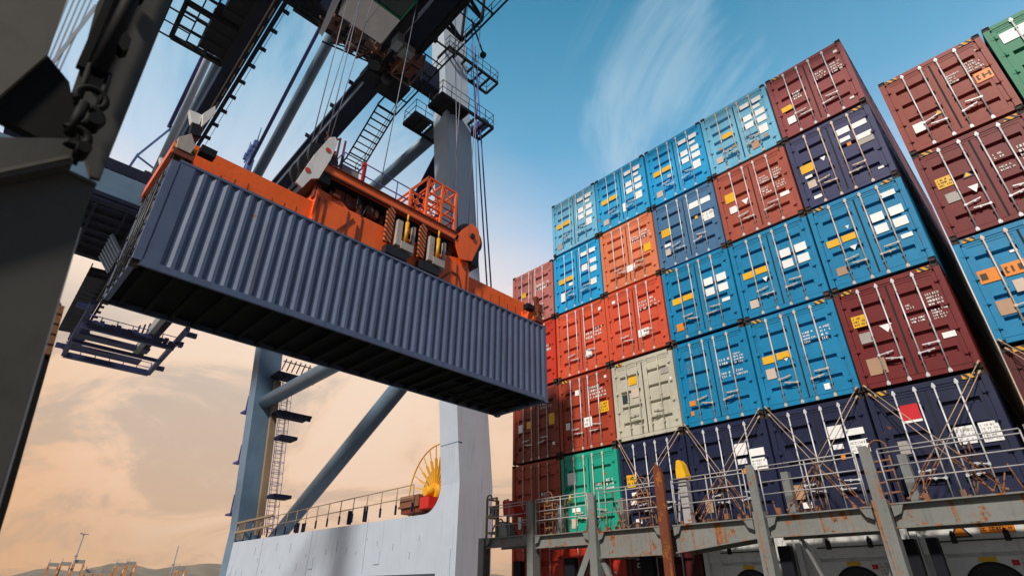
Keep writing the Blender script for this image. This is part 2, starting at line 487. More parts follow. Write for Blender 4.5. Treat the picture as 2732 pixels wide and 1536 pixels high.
YB = [('Y',-.98,-.66,1.34,1.56),('Y',-.58,-.23,1.37,1.57)]                       # two-piece yellow band
BT = [('B',-.95,-.70,.32,.58)]
W8 = [('W',.24,.56,2.22,2.40),('W',.68,1.0,2.22,2.42),('W',.66,.90,1.96,2.10),('W',.26,.55,1.60,1.84),('W',.68,1.0,1.60,1.84),('W',.26,.55,1.26,1.50),('W',.68,1.0,1.26,1.50),('W',.66,.95,.78,1.12)]
W4 = [('W',.24,.54,1.62,1.88),('W',.68,1.0,1.62,1.88),('W',.24,.54,1.24,1.50),('W',.68,1.0,1.24,1.50),('W',.72,.98,.86,.98),('V',-.46,-.27,1.02,1.18)]
TX = [('M',.24,.52,1.62,1.98,4),('M',.70,1.0,1.60,2.02,4)]
LBL = 'in the wall of stacked containers'
WALL = [
 # col, tier, paint, label, grooves, rods, decals, hazard
 (1,5,'pale_blue','palest blue container at the left end of the top tier',5,'galv',YB+W8+[('G',-.97,-.72,.24,.55)],0),
 (2,5,'hazed_blue','light blue container second in the top tier, right of the palest blue one',5,'galv',YB+W8[:2]+W8[2:]+[('B',-.95,-.7,.3,.55),('W',.02,.2,.5,.9)],0),
 (3,5,'bright_blue','bright blue container in the middle of the five in the top tier',5,'galv',YB+W8+BT+[('B',-.40,-.27,1.0,1.14)],0),
 (4,5,'pale_blue','weathered pale blue container in the top tier, next to the pinkish red one',5,'galv_rusty',YB[1:]+W8+[('B',-.95,-.72,.45,.7),('A',-.80,-.70,.98,1.08),('A',-.30,-.15,.80,.90),('A',.3,.55,.3,.62),('A',.75,.9,.55,.68)],0),
 (5,5,'wine','pinkish red container standing highest, at the right end of the top tier',4,'galv',[('Y',-1.0,-.66,1.10,1.30),('W',-.92,-.68,.52,.80),('M',-.55,-.27,1.36,1.72,3),('M',.24,.55,1.66,2.0,3),('M',.70,1.0,1.60,2.05,4),('W',.92,1.03,2.36,2.46),('W',.86,.98,.30,.37)],1),
 (0,4,'rose','rose pink container topping the shortest leftmost column',4,'galv',[('Y',-.62,-.40,1.5,1.75),('M',.25,.9,1.5,1.9,2),('W',.02,.35,.5,1.2)],0),
 (1,4,'bright_blue','bright blue container in the second tier, left of the salmon one',5,'galv',YB+W8[:2]+[('W',.68,1.0,1.72,1.92),('W',.26,.55,1.5,1.8),('W',.68,1.0,1.3,1.55),('W',.66,.95,.72,.98),('W',-.9,-.68,.5,.9),('W',-.45,-.26,1.1,1.24)],0),
 (2,4,'salmon','salmon orange container in the second tier with a white square near its latches',5,'galv',[('M',.24,.56,1.66,2.0,3),('M',.68,1.02,1.72,2.1,3),('Y',.70,1.0,1.1,1.42),('W',-.12,.24,.55,.82)],0),
 (3,4,'steel_blue','grey blue container in the second tier between the salmon and red ones',4,'galv',[('Y',-1.0,-.62,1.34,1.66),('W',.22,.58,2.0,2.24),('W',.66,1.02,2.0,2.22),('WM',.62,1.04,1.25,1.62,2),('Y',.36,.46,1.5,1.62),('W',-.95,-.7,.9,1.02),('B',-.95,-.75,.55,.8),('O',.38,.47,.7,.8)],0),
 (4,4,'terracotta','terracotta red container in the second tier with yellow sticker and white triangle',4,'galv',[('Y',-.97,-.64,1.50,1.86),('W',-.90,-.66,1.04,1.30),('V',-.46,-.22,1.16,1.38),('M',.24,.54,1.66,1.96,3),('M',.70,1.0,1.62,2.04,4),('M',.24,.54,1.2,1.5,3),('M',.70,1.0,1.24,1.5,3),('W',.72,1.0,.86,1.0)],0),
 (5,4,'violet_navy','violet navy container with white plates, directly under the pinkish red one',4,'galv_rusty',[('Y',-1.02,-.62,1.30,1.60),('V',-.42,-.26,1.44,1.6),('W',.22,.56,2.06,2.28),('W',.64,1.02,2.06,2.24),('W',.22,.5,1.78,1.92),('W',.62,1.04,1.60,1.78),('G',.62,1.04,1.40,1.58),('O',.36,.47,1.56,1.68),('W',-.96,-.76,1.08,1.18),('B',-.95,-.72,.70,.96),('W',-.9,-.68,.27,.38),('W',.84,.98,.36,.43)],2),
 (0,3,'orange_red','orange red container mostly hidden behind the end of the hanging container',4,'galv',[('M',.25,.9,1.4,1.9,3)],0),
 (1,3,'vermilion','vermilion container in the middle tier beside the hanging container end',4,'galv',[('M',.24,.55,1.25,1.6,2),('M',.68,1.0,1.3,1.7,3),('W',.2,.45,.55,.85),('W',.9,1.02,2.3,2.44)],0),
 (2,3,'vermilion','vermilion container directly above the beige one',4,'galv',[('M',.24,.56,1.6,2.0,3),('M',.68,1.02,1.62,2.06,3),('W',.06,.5,.62,.9),('W',-.92,-.78,2.3,2.42)],0),
 (3,3,'blue','deep blue container in the middle tier beneath the grey blue one',4,'galv_rusty',YB+[('O',-.96,-.72,.36,.62)]+W4[:5],1),
 (4,3,'blue','deep blue container in the middle tier beneath the terracotta red one',4,'galv_rusty',YB+W4[:4]+[('V',-.42,-.26,1.04,1.2)]+BT,0),
 (5,3,'blue','deep blue container at the right end of the middle tier under the violet navy one',4,'galv_rusty',YB+W4+[('W',.62,.98,2.24,2.40),('A',-.95,-.70,.42,.66),('V',-.40,-.3,1.72,1.84)],3),
 (0,2,'red_brown','reddish container with two yellow stickers in the leftmost column, second tier up',4,'galv',[('Y',-.46,-.24,1.28,1.55),('Y',.70,1.0,1.22,1.66),('W',-.92,-.7,1.2,1.5),('M',.26,.95,1.9,2.3,3),('W',.85,.98,.45,.56)],0),
 (1,2,'brick','rust red container left of the beige one, with a white sheet on its latches',4,'galv',[('W',-.44,-.26,2.04,2.24),('M',.24,.95,1.75,2.25,4),('YM',.66,1.02,1.18,1.56,3),('WM',-.1,.26,.80,1.14,2),('W',-.95,-.75,.85,1.1),('W',.92,1.02,2.4,2.5)],1),
 (2,2,'beige','only beige grey container in the stack, with one yellow sticker',4,'beige',[('Y',-.56,-.26,1.86,2.14),('N',-.88,-.60,1.28,1.58),('B',-.5,-.2,1.4,1.7),('W',1.0,1.08,1.7,1.78),('G',.7,1.0,1.95,2.15)],1),
 (3,2,'blue','blue container right of the beige one, in the tier above the lashing rods',4,'galv_rusty',[('M',.24,.52,1.66,1.9,2),('M',.70,1.0,1.62,1.98,4),('M',.24,.5,1.26,1.46,2),('M',.70,1.0,1.24,1.46,2),('O',-.94,-.74,.66,.82),('O',-.94,-.84,.36,.50)],0),
 (4,2,'blue','blue container left of the dark red one, in the tier above the lashing rods',4,'galv_rusty',YB+[('V',-.42,-.26,1.28,1.40)]+TX+[('B',-.96,-.70,.88,1.18),('W',.42,.56,.26,.42)],3),
 (5,2,'dark_red','large dark red container with yellow sticker and white triangle above the rods',4,'galv',[('YM',-.98,-.62,1.66,1.98,3),('V',-.42,-.14,1.34,1.56),('G',-.92,-.66,1.20,1.48),('M',.26,.56,1.76,1.92,2),('M',.72,1.04,1.70,2.06,4),('M',.26,.56,1.38,1.54,2),('M',.72,1.04,1.34,1.62,4),('W',.74,1.0,.84,.98),('A',-.95,-.55,.35,.78)],3),
 (0,1,'brick','brown red container at the bottom left end of the wall, behind the bridge railing',4,'galv_rusty',[('Y',.72,.92,.9,1.05),('M',.26,.95,1.3,1.7,2),('W',-.9,-.75,.5,.95)],0),
 (1,1,'teal','only teal green container in the wall, behind the bridge railing',4,'galv_rusty',[('W',-.95,-.60,1.75,2.15),('M',.26,.5,1.45,1.7,2),('M',.70,1.0,1.40,1.8,3),('W',-.8,-.45,.85,.98),('B',-.85,-.6,.35,.65)],0),
 (2,1,'navy','navy container with a yellow and orange sticker behind the crossed rods',4,'galv',[('YM',-1.0,-.62,1.38,1.76,2),('W',-.86,-.62,1.12,1.22),('W',-.92,-.7,.86,.98),('W',-.8,-.58,.3,.44)],0),
 (3,1,'navy','navy container behind crossed rods, its white plates left of the rusty crossing bars',5,'galv',[('W',.22,.56,1.80,2.12),('W',.64,1.02,1.72,1.92),('W',.24,.5,1.56,1.70),('WM',.62,1.04,1.36,1.66,3),('A',-.92,-.7,.4,.75),('O',.35,.5,1.3,1.44)],0),
 (4,1,'navy','navy container with broad white plates, below the blue one beside the dark red',5,'galv',[('W',.22,.56,1.82,2.14),('W',.64,1.02,1.84,2.0),('WM',.62,1.04,1.40,1.72,3),('W',.24,.48,1.56,1.68),('A',-.92,-.7,.5,.85),('O',.36,.46,1.3,1.44),('W',-.8,-.58,.28,.42)],0),
 (5,1,'navy','navy container with a red and white flag sign under the large dark red one',4,'galv',[('R',-.64,-.24,1.96,2.32),('W',-.64,-.24,1.90,1.955),('WM',.26,.60,1.26,1.64,3),('WM',.70,1.04,1.24,1.66,5),('G',-.88,-.66,1.22,1.52)],3),
 (0,0,'orange_red','orange red container lowest at the left, seen under the lashing bridge beam',4,'galv_rusty',[('M',.3,.9,1.2,1.6,2)],0),
 (1,0,'orange_red','orange red container under the lashing bridge behind the diagonal grey brace',4,'galv_rusty',[('M',.3,.9,1.6,1.9,2),('W',-.9,-.7,1.6,1.9)],0),
 (2,0,'maroon','dark maroon container under the lashing bridge between brace and rusty post',3,'galv',[('M',-.9,-.5,1.9,2.3,2)],0),
]
for col, tier, pk, lab, gr, rods, dec, hz in WALL:
    rj = random.Random(col*17+tier)
    container('shipping_container', WX0+PITCH*col+PITCH/2+rj.uniform(-.012,.012), WY+rj.uniform(-.03,.03), WZ0+TIER*(tier-1),
              pk, lab, group='containers in the stacked wall', grooves=gr, decals=dec, rods=rods, seed=col*7+tier, hazard=hz)
RX, RZT = -.475, 13.435
RIGHT = [
 (0,4,'red_brown','brown red container with an orange sticker, top of the separate right stack',4,'galv',[('W',-.90,-.64,.60,.90),('T',-.40,-.14,.86,1.06),('OM',.70,1.06,1.26,1.60,1),('M',.22,.52,1.62,1.96,4),('M',.66,1.0,1.72,2.1,4),('W',.98,1.02,2.3,2.34)],3),
 (1,4,'green','deep green container at the upper right corner with a big white plate',4,'galv',[('W',-.98,-.42,2.02,2.38),('M',-.5,-.2,1.6,1.8,2)],0),
 (0,3,'dark_red','dark red container in the right stack with yellow label and two triangles',4,'galv',[('YM',-.98,-.64,1.50,1.82,3),('T',-.46,-.22,1.54,1.74),('V',-.44,-.22,1.06,1.28),('G',-.92,-.66,1.02,1.30),('M',.26,.56,1.72,1.92,2),('M',.26,.56,1.34,1.52,2),('M',.72,1.02,1.4,1.9,4)],3),
 (1,3,'red_brown','brown red container under the green one at the right edge',4,'galv',[('M',.26,.9,1.4,1.9,4)],0),
 (0,2,'blue','blue container with large orange lettered labels at the right edge',4,'galv_rusty',[('OM',-1.02,-.64,1.50,1.84,1),('OM',-.56,-.14,1.52,1.84,1),('A',-.94,-.64,.66,1.02),('W',-.30,-.16,2.06,2.12),('M',.3,.9,1.4,1.9,3),('B',-.5,-.3,1.1,1.4)],3),
 (1,2,'blue','blue container beyond the lettered one at the right edge',4,'galv_rusty',[],0),
 (0,1,'maroon','dark maroon container at the bottom right corner behind lashing rods',4,'galv',[],3),
]
for col, tier, pk, lab, gr, rods, dec, hz in RIGHT:
    rj = random.Random(col*19+tier+100)
    container('shipping_container', RX+PITCH*col+PITCH/2, WY+rj.uniform(-.03,.03), RZT-TIER*(5-tier)+.03,
              pk, lab, group='containers in the right hand stack', grooves=gr, decals=dec, rods=rods, seed=col*7+tier+50, hazard=hz)

# reefers under the lashing bridge
def reefer(X, label, seed, dark=False):
    t = thing('refrigerated_container', label, 'container', (X, WY, WZ0-TIER), 0, 'refrigerated containers under the lashing bridge')
    O = V((X, WY, WZ0-TIER)); wm = M['reefer_grey' if dark else 'reefer_white']
    def lp(name, mb, mat, par=t):
        me = mb.mesh(name); return link(name, me, mat, par)
    lp('body', MB().box(-HX,HX,.16,12.19,0.02,CH-.01).box(-HX,-HX+.13,.012,.16,.118,CH-.118).box(HX-.13,HX,.012,.16,.118,CH-.118).box(-HX+.13,HX-.13,.02,.16,CH-.13,CH-.02).box(-HX+.13,HX-.13,.02,.16,.03,.16), wm)
    for sx in (-1,1):
        for z in (.059, CH-.059): link('corner_casting', cached('cast', casting_mesh), M['casting'], t, (sx*(HX-.085), .081, z))
    up = lp('evaporator_panel', MB().box(-HX+.14,HX-.14,.05,.159,1.97,CH-.14), wm)
    m = MB()
    for x in (-.45,.45): m.box(x-.05,x+.05,.012,.05,2.16,2.36); m.box(x-.025,x+.025,-.01,.012,2.18,2.4)
    m.box(-.72,.72,.03,.05,2.19,2.215)
    lp('access_latch', m, M['black'], up)
    m = MB()
    m.bar((-HX+.16,.035,CH-.2),(-.72,.035,1.9),.06,.03,up=(0,1,0)).bar((HX-.16,.035,CH-.2),(.72,.035,1.9),.06,.03,up=(0,1,0))
    lp('brace', m, wm)
    lo = lp('fan_panel', MB().box(-.80,.80,.06,.159,.92,1.90), wm)
    m = MB().torus((0,.055,1.28),'y',.50,.022,40,8)
    for i in range(8): r = .08+.055*i; m.torus((0,.05,1.28),'y',r,.006,28,4)
    lp('fan_grille', m, M['steel_dark'], lo)
    lp('fan', MB().disc((0,.058,1.28),'y',.49,.02,32), M['black'], lo)
    lp('control_box', MB().box(-.86,.0,.03,.159,.2,.86).box(-.7,-.2,.02,.03,.35,.7), M['reefer_grey'])
    lp('compressor_bay', MB().box(.05,.86,.10,.159,.2,.86), M['black'])
    m = MB().box(-.16,.14,.050,.059,1.80,1.89); lp('warning_sticker', m, M['sticker_yellow'], lo)
    m = MB().box(.36,.48,.050,.059,1.72,1.82); lp('warning_sticker', m, M['plate_red'], lo)
    lp('marking', text_mb(.52,.76,1.6,1.86,4,seed,.050,.059), M['plate_grey'], lo)
    return t, up
reefer(WX0+PITCH*3.5, 'white refrigerated container under the bridge beside the dark maroon one', 3)
reefer(WX0+PITCH*4.5, 'white refrigerated container under the bridge between its two broad grey posts', 4)
t5, up5 = reefer(WX0+PITCH*5.5, 'shaded refrigerated container with orange warning signs at the lower right corner', 5)
m = MB().prism([(-.50,2.26),(-.10,2.26),(-.30,2.58)], 'y', .030, .049); link('triangle_sign', m.mesh('triangle_sign'), M['plate_dark'], up5)
m = MB().prism([(-.435,2.292),(-.165,2.292),(-.30,2.51)], 'y', .022, .0295); link('triangle_sign', m.mesh('triangle_sign'), M['sticker_orange'], up5)
m = MB().box(.05,.62,.035,.049,2.32,2.58); link('warning_sticker', m.mesh('warning_sticker'), M['sticker_orange'], up5)
link('marking', text_mb(.10,.57,2.35,2.55,2,77,.028,.0345).mesh('marking'), M['mark_dark'], up5)

# ------------------------------------------------------------------ the hanging container
HXC, HY0, HZ0 = -11.76-HX, 1.1, 5.70
hc = container('shipping_container', HXC, HY0, HZ0, 'hang_grey', 'slate blue corrugated container hanging in mid air below the orange spreader',
               L=12.19, grooves=4, fine=True, rods='hang_grey', sheet='hang_blue')
O = V((HXC, HY0, HZ0))
m = MB(); y = .3
while y < 12.0:
    m.box(-HX+.07, HX-.07, y, y+.045, .035, .155); m.box(-HX+.07, HX-.07, y, y+.10, .03, .0345)
    y += .52
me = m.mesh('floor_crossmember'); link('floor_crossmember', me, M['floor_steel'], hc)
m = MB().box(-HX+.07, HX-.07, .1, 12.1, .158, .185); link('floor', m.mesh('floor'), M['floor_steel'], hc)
m = MB().box(-.52,-.46,8.6,12.0,.022,.155).box(.46,.52,8.6,12.0,.022,.155).box(-.45,.45,8.8,12.0,.10,.11)
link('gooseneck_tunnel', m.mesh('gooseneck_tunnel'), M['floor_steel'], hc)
for x in (-HX+.4,-HX+.9, HX-.9,HX-.4): pass

# ------------------------------------------------------------------ spreader
SX = HXC; ST = HZ0+CH
sp = thing('container_spreader', 'orange telescopic spreader with walkway and cage gripping the hanging container', 'spreader', (SX, 7.35, ST))
OM_ = M['spreader_orange']; OD = M['spreader_dark']
Zb = ST+.16
part('telescopic_beam', MB().box(SX-.55,SX-.12,1.3,13.0,Zb,Zb+.86).box(SX+.12,SX+.55,1.3,13.0,Zb,Zb+.86).box(SX-.1,SX+.1,1.6,13.1,Zb+.3,Zb+.5), OM_, sp)
for y0, y1 in ((1.03,1.50),(12.70,13.17)):
    e = part('end_beam', MB().box(SX-1.15,SX+1.15,y0,y1,ST+.10,ST+.44).box(SX-.6,SX+.6,y0+.03,y1-.03,ST+.445,ST+.62), OM_, sp)
    for sx in (-1,1):
        part('twistlock', MB().tube((SX+sx*1.12,(y0+y1)/2,ST-.02),(SX+sx*1.12,(y0+y1)/2,ST+.52),.09,10).box(SX+sx*1.0,SX+sx*1.24,(y0+y1)/2-.2,(y0+y1)/2+.2,ST+.04,ST+.20), OD, e)
    part('hazard_strip', MB().box(SX+1.152,SX+1.160,y0+.02,y1-.02,ST+.12,ST+.42), M['hazard'], e)
# corner guide flippers, raised
for sx in (-1,1):
    for y in (1.30, 12.98):
        x = SX+sx*1.12; near = y < 5
        f = MB()
        f.bar((x-.05,y,ST+.35),(x,y+(.1 if near else -.1),ST+1.05),.15,.14)
        part('guide_arm', f, OD, sp)
        if near:
            part('guide_block', MB().prism([(1.06,ST+.48),(1.26,ST+.72),(1.42,ST+.44),(1.38,ST+.20),(1.10,ST+.20)],'x',x-.16,x+.14), M['flipper'], sp)
            part('guide_arm', MB().prism([(1.20,ST+1.07),(1.40,ST+1.07),(1.46,ST+.80),(1.24,ST+.72)],'x',x-.12,x+.10), M['steel_dark'], sp)
            for q, pg in ((-.02,[(1.06,ST+1.42),(1.34,ST+1.45),(1.35,ST+1.16),(1.19,ST+1.10)]),(.06,[(1.40,ST+1.10),(1.33,ST+1.44),(1.50,ST+1.83),(1.56,ST+1.64),(1.47,ST+1.33)])):
                part('corner_guide', MB().prism(pg,'x',x+q-.09,x+q+.05), M['sheave_white'], sp)
        else:
            part('corner_guide', MB().box(x-.12,x+.1,y-.1,y+.15,ST+.45,ST+.78), OD, sp)
        part('hydraulic_motor', MB().box(x-.12,x+.1,y-.62,y-.26,ST+.42,ST+.60) if not near else MB().box(x-.12,x+.1,y+.24,y+.58,ST+.42,ST+.62), M['steel_dark'], sp)
# centre section
c = MB().box(SX-.95,SX+.72,4.55,10.05,ST+.12,ST+1.18)
c.prism([(4.55,ST+1.18),(5.6,ST+1.18),(5.3,ST+1.36),(4.55,ST+1.45)],'x',SX-.9,SX+.66)
c.prism([(8.6,ST+1.18),(10.05,ST+1.18),(10.05,ST+1.45),(9.6,ST+1.45)],'x',SX-.9,SX+.66)
part('centre_frame', c, OM_, sp)
m = MB()
for y in (4.62,4.8,5.5,5.95,8.2,8.7,9.5,9.9): m.box(SX+.722,SX+.745,y,y+.035,ST+.16,ST+1.12)
for a,b in (((5.3,.35),(5.7,.95)),((5.85,.30),(5.85,.8)),((8.9,.3),(9.25,.7)),((9.3,.75),(9.6,.75)),((9.75,.25),(9.6,.7))):
    m.bar((SX+.735,a[0],ST+a[1]),(SX+.735,b[0],ST+b[1]),.05,.03,up=(1,0,0))
parts('stiffener', m, OD, sp)
m = MB().box(SX-.8,SX+.55,4.7,9.9,ST+1.2,ST+1.85); part('gap_shade_fill', MB().box(SX-.7,SX+.35,5.0,9.5,ST+1.185,ST+1.91), M['steel_dark'], sp)  # black block added in the open gap, its colour standing for shade
# headblock deck
hbz = ST+1.92
hb = part('headblock', MB().box(SX+.66,SX+.84,4.3,9.4,hbz+.03,hbz+.30).box(SX-1.0,SX-.80,4.3,9.4,hbz+.03,hbz+.30), OM_, sp)
part('headblock_deck', MB().box(SX-.79,SX+.655,4.25,9.4,hbz,hbz+.22), M['steel_dark'], sp)  # dark colour stands in for the shade under the orange headblock
for y in (4.5,6.95,7.45,8.3,9.2):
    part('headblock_leg', MB().box(SX+.42,SX+.62,y,y+.16,ST+1.17,hbz-.002).box(SX-.8,SX-.6,y,y+.16,ST+1.17,hbz-.002), OD, sp)
for y in (6.62,7.82):
    part('hazard_plate', MB().prism([(y+.05,ST+.62),(y+.26,ST+.62),(y+.30,ST+1.75),(y+.16,ST+1.92),(y+.05,ST+1.75)],'x',SX+.79,SX+.90), M['hazard_orange'], sp)
    part('guide_bracket', MB().box(SX+.80,SX+.98,y+.38,y+.56,ST+.62,ST+1.5).box(SX+.78,SX+1.0,y+.56,y+1.0,ST+.55,ST+.80).box(SX+.76,SX+.86,y+1.0,y+1.1,ST+.55,ST+1.6), M['flipper'], sp)
    part('hydraulic_cylinder', MB().tube((SX+.95,y+.72,ST+.82),(SX+.95,y+.72,ST+1.55),.06,10).tube((SX+.95,y+.72,ST+1.55),(SX+.95,y+.72,ST+1.85),.03,8), M['reel_yellow'], sp)
    part('bumper', MB().box(SX+.70,SX+.96,y+.1,y+.85,ST+.22,ST+.5), M['black'], sp)
r = random.Random(12); m = MB()
for i in range(26):
    y = r.uniform(4.8,9.6); z = ST+1.2+r.uniform(0,.25); x = SX+r.uniform(.36,.62)
    m.box(x,x+r.uniform(.05,.16),y,y+r.uniform(.06,.3),z,z+r.uniform(.08,.4))
parts('valve_block', m, OD, sp)
m = MB()
for i in range(14):
    y = r.uniform(4.7,9.3); z = ST+1.88; x = SX+r.uniform(.5,.74); dy = r.uniform(-.5,.5); zb = ST+r.uniform(1.05,1.4)
    m.path([(x,y,z),(x+.05,y+dy*.3,z-.25),(x+.06,y+dy*.7,zb+.08),(x,y+dy,zb)],.018,6)
parts('hose', m, M['black'], sp, 3)
m = MB()
for i in range(9): y = 1.9+i*.32; m.box(SX+.551,SX+.556,y,y+.02,Zb+.1+.05*(i%3),Zb+.3+.06*(i%4))
for i in range(7): y = 10.4+i*.4; m.box(SX+.551,SX+.556,y,y+.02,Zb+.2+.05*(i%3),Zb+.5+.06*(i%4))
parts('scratch', m, OD, sp)
part('lattice_rail', MB().bar((SX+.80,4.3,hbz+.02),(SX+.80,9.4,hbz+.02),.10,.05).bar((SX+.86,4.4,hbz+.31),(SX+.86,9.35,hbz+.31),.05,.03), OD, sp)
# sheave blocks
def rrect(pts): return pts
part('sheave_guard', MB().prism([(3.86,ST+1.08),(4.05,ST+1.0),(4.22,ST+1.42),(4.42,ST+1.55),(4.62,ST+2.35),(4.72,ST+3.05),(4.62,ST+3.22),(4.46,ST+3.10),(4.16,ST+2.25)],'x',SX+.86,SX+.92), M['sheave_white'], sp)
for y,z in ((4.08,ST+1.62),(4.50,ST+2.62)):
    part('guard_mark', MB().disc((SX+.925,y,z),'x',.085,.012,14), M['dot_red'], sp)
part('sheave', MB().disc((SX+.5,4.55,ST+2.62),'x',.46,.12).disc((SX-.1,4.55,ST+2.62),'x',.46,.12).disc((SX-.6,4.55,ST+2.62),'x',.46,.12).box(SX-.8,SX+.8,4.3,4.8,ST+1.6,ST+2.6), M['black'], sp)
m = MB()
for x in (SX+.78,SX+.40,SX-.5): m.prism([(9.25,hbz+.05),(9.55,ST+1.3),(10.05,ST+1.45),(10.40,ST+2.35),(10.28,ST+2.85),(9.95,ST+2.95),(9.62,ST+2.55)],'x',x,x+.06)
parts('sheave_cheek', m, OM_, sp)
part('sheave', MB().disc((SX+.62,10.03,ST+2.42),'x',.56,.16).disc((SX+.1,10.03,ST+2.42),'x',.56,.16).disc((SX+.85,10.0,ST+2.42),'x',.10,.10).box(SX-.5,SX+.75,10.1,10.42,ST+1.4,ST+2.3), M['black'], sp)
# railings, lattice tower, cage
m = MB(); xr = SX+.74; zt = hbz+1.12
for (ya,yb) in ((5.05,5.72),(5.80,9.2)):
    n = max(1, round((yb-ya)/1.1))
    for i in range(n+1): y = ya+(yb-ya)*i/n; m.tube((xr,y,hbz+.22),(xr,y,zt),.022,6)
    for z in (zt, hbz+.66): m.tube((xr,ya,z),(xr,yb,z),.02,6)
    m.tube((xr,ya,zt),(SX-.8,ya,zt),.02,6)
part('railing', m, M['indigo'], sp)
m = MB()
for x in (SX+.72,SX+.1):
    for y in (4.85,5.02): m.bar((x,y,hbz+.2),(x,y,hbz+1.55),.05)
    m.bar((x,4.85,hbz+1.5),(x-.0,4.4,hbz+1.2),.045); m.bar((x,4.85,hbz+.75),(x,4.4,hbz+1.5),.035); m.bar((x,4.85,hbz+.65),(x,4.35,hbz+.3),.035)
part('lattice_post', m, OD, sp)
part('electrical_box', MB().box(SX-.1,SX+.62,5.12,5.66,hbz+.222,hbz+.78).box(SX-.05,SX+.60,5.665,5.68,hbz+.3,hbz+.7), M['box_grey'], sp)
part('emergency_stop', MB().box(SX+.74,SX+.80,5.69,5.75,hbz+.25,hbz+.95).disc((SX+.77,5.72,hbz+1.05),'x',.07,.08,12), M['drive_red'], sp)
m = MB(); x0, x1, y0, y1, z0, z1 = SX-.25, SX+.78, 7.42, 9.24, hbz+.222, hbz+1.98
for x in (x0,x1):
    for y in (y0,8.05,8.65,y1): m.bar((x,y,z0),(x,y,z1 if y>7.5 else z1-.9),.08)
    for z in (z0+.04,z0+.6,z0+1.15,z1): m.bar((x,8.05,z),(x,y1,z),.055)
    m.bar((x,y0,z1-.92),(x,8.05,z1),.08); m.bar((x,8.05,z0),(x,8.65,z0+1.15),.045); m.bar((x,8.65,z0+.6),(x,8.05,z1),.045); m.bar((x,8.65,z1),(x,y1,z0+.9),.045)
for y in (y0,8.05,8.65,y1):
    for z in (z0+.6,z0+1.15,z1):
        if y > 7.5 or z < z1-.85: m.bar((x0,y,z),(x1,y,z),.05)
for y in (8.35,8.95): m.bar((x0,y,z1),(x1,y,z1),.04)
part('cage', m, OM_, sp)
# plate with round holes on the cage's side
bm = bmesh.new()
def holed(mb, x, y0, y1, z0, z1, cols, rows, r):
    dy = (y1-y0)/cols; dz = (z1-z0)/rows; n = 12
    for i in range(cols):
        for j in range(rows):
            cy, cz = y0+(i+.5)*dy, z0+(j+.5)*dz
            sq = []
            for k in range(n):
                t = 2*PI*k/n+PI/4; c_, s_ = math.cos(t), math.sin(t); q = 1/max(abs(c_),abs(s_))
                sq.append((cy+c_*q*dy/2, cz+s_*q*dz/2))
            b = len(mb.v)
            mb.v += [(x,p[0],p[1]) for p in sq] + [(x,cy+math.cos(2*PI*k/n+PI/4)*r,cz+math.sin(2*PI*k/n+PI/4)*r) for k in range(n)]
            for k in range(n):
                kk = (k+1)%n; mb.face((b+k,b+kk,b+n+kk,b+n+k))
m = MB(); holed(m, x1-.05, 7.46, 8.02, z0+.05, z1-.95, 2, 3, .11); part('perforated_panel', m, OM_, sp)
part('marking', text_mb(0,.01,0,.01,1,1) if False else MB().box(SX+.722,SX+.728,8.50,8.54,ST+.78,ST+.90).box(SX+.722,SX+.728,8.60,8.64,ST+.76,ST+.88).box(SX+.722,SX+.728,8.70,8.80,ST+.84,ST+.86), M['mark_dark'], sp)

# ------------------------------------------------------------------ hoist ropes (each one a rope)
TZ = 27.2
ROPES = [((SX+.55,4.12,ST+2.62),(-15.2,5.05,TZ),'leftmost hoist rope rising from the white sheave guard to the trolley'),
         ((SX+.45,4.55,ST+3.0),(-15.6,5.75,TZ),'second hoist rope from the left above the white sheave guard'),
         ((SX-.12,4.45,ST+3.0),(-15.9,5.95,TZ),'third hoist rope from the left above the white sheave guard'),
         ((SX-.55,4.95,ST+3.0),(-15.3,6.35,TZ),'rightmost of the four hoist ropes above the white sheave guard'),
         ((SX+.2,6.6,hbz+.22),(-14.6,8.05,TZ),'lone cable rising from the middle of the orange spreader past the cab'),
         ((SX+.6,9.55,ST+2.5),(-15.6,10.9,TZ),'hoist rope in front of the pale crane leg, left of the pair'),
         ((SX+.1,9.6,ST+2.5),(-14.2,10.6,TZ),'thin hoist rope crossing the pale crane leg from the orange cheeked sheave'),
         ((SX+.6,10.5,ST+2.4),(-14.9,11.5,TZ),'hoist rope at the right edge of the pale crane leg'),
         ((SX-.1,10.55,ST+2.4),(-14.3,11.6,TZ),'outermost right hoist rope against the open sky')]
for a, b, lab in ROPES:
    single('hoist_rope', MB().tube(a, b, .017, 6), M['rope'], lab, 'rope', 'hoist ropes between trolley and spreader', a)

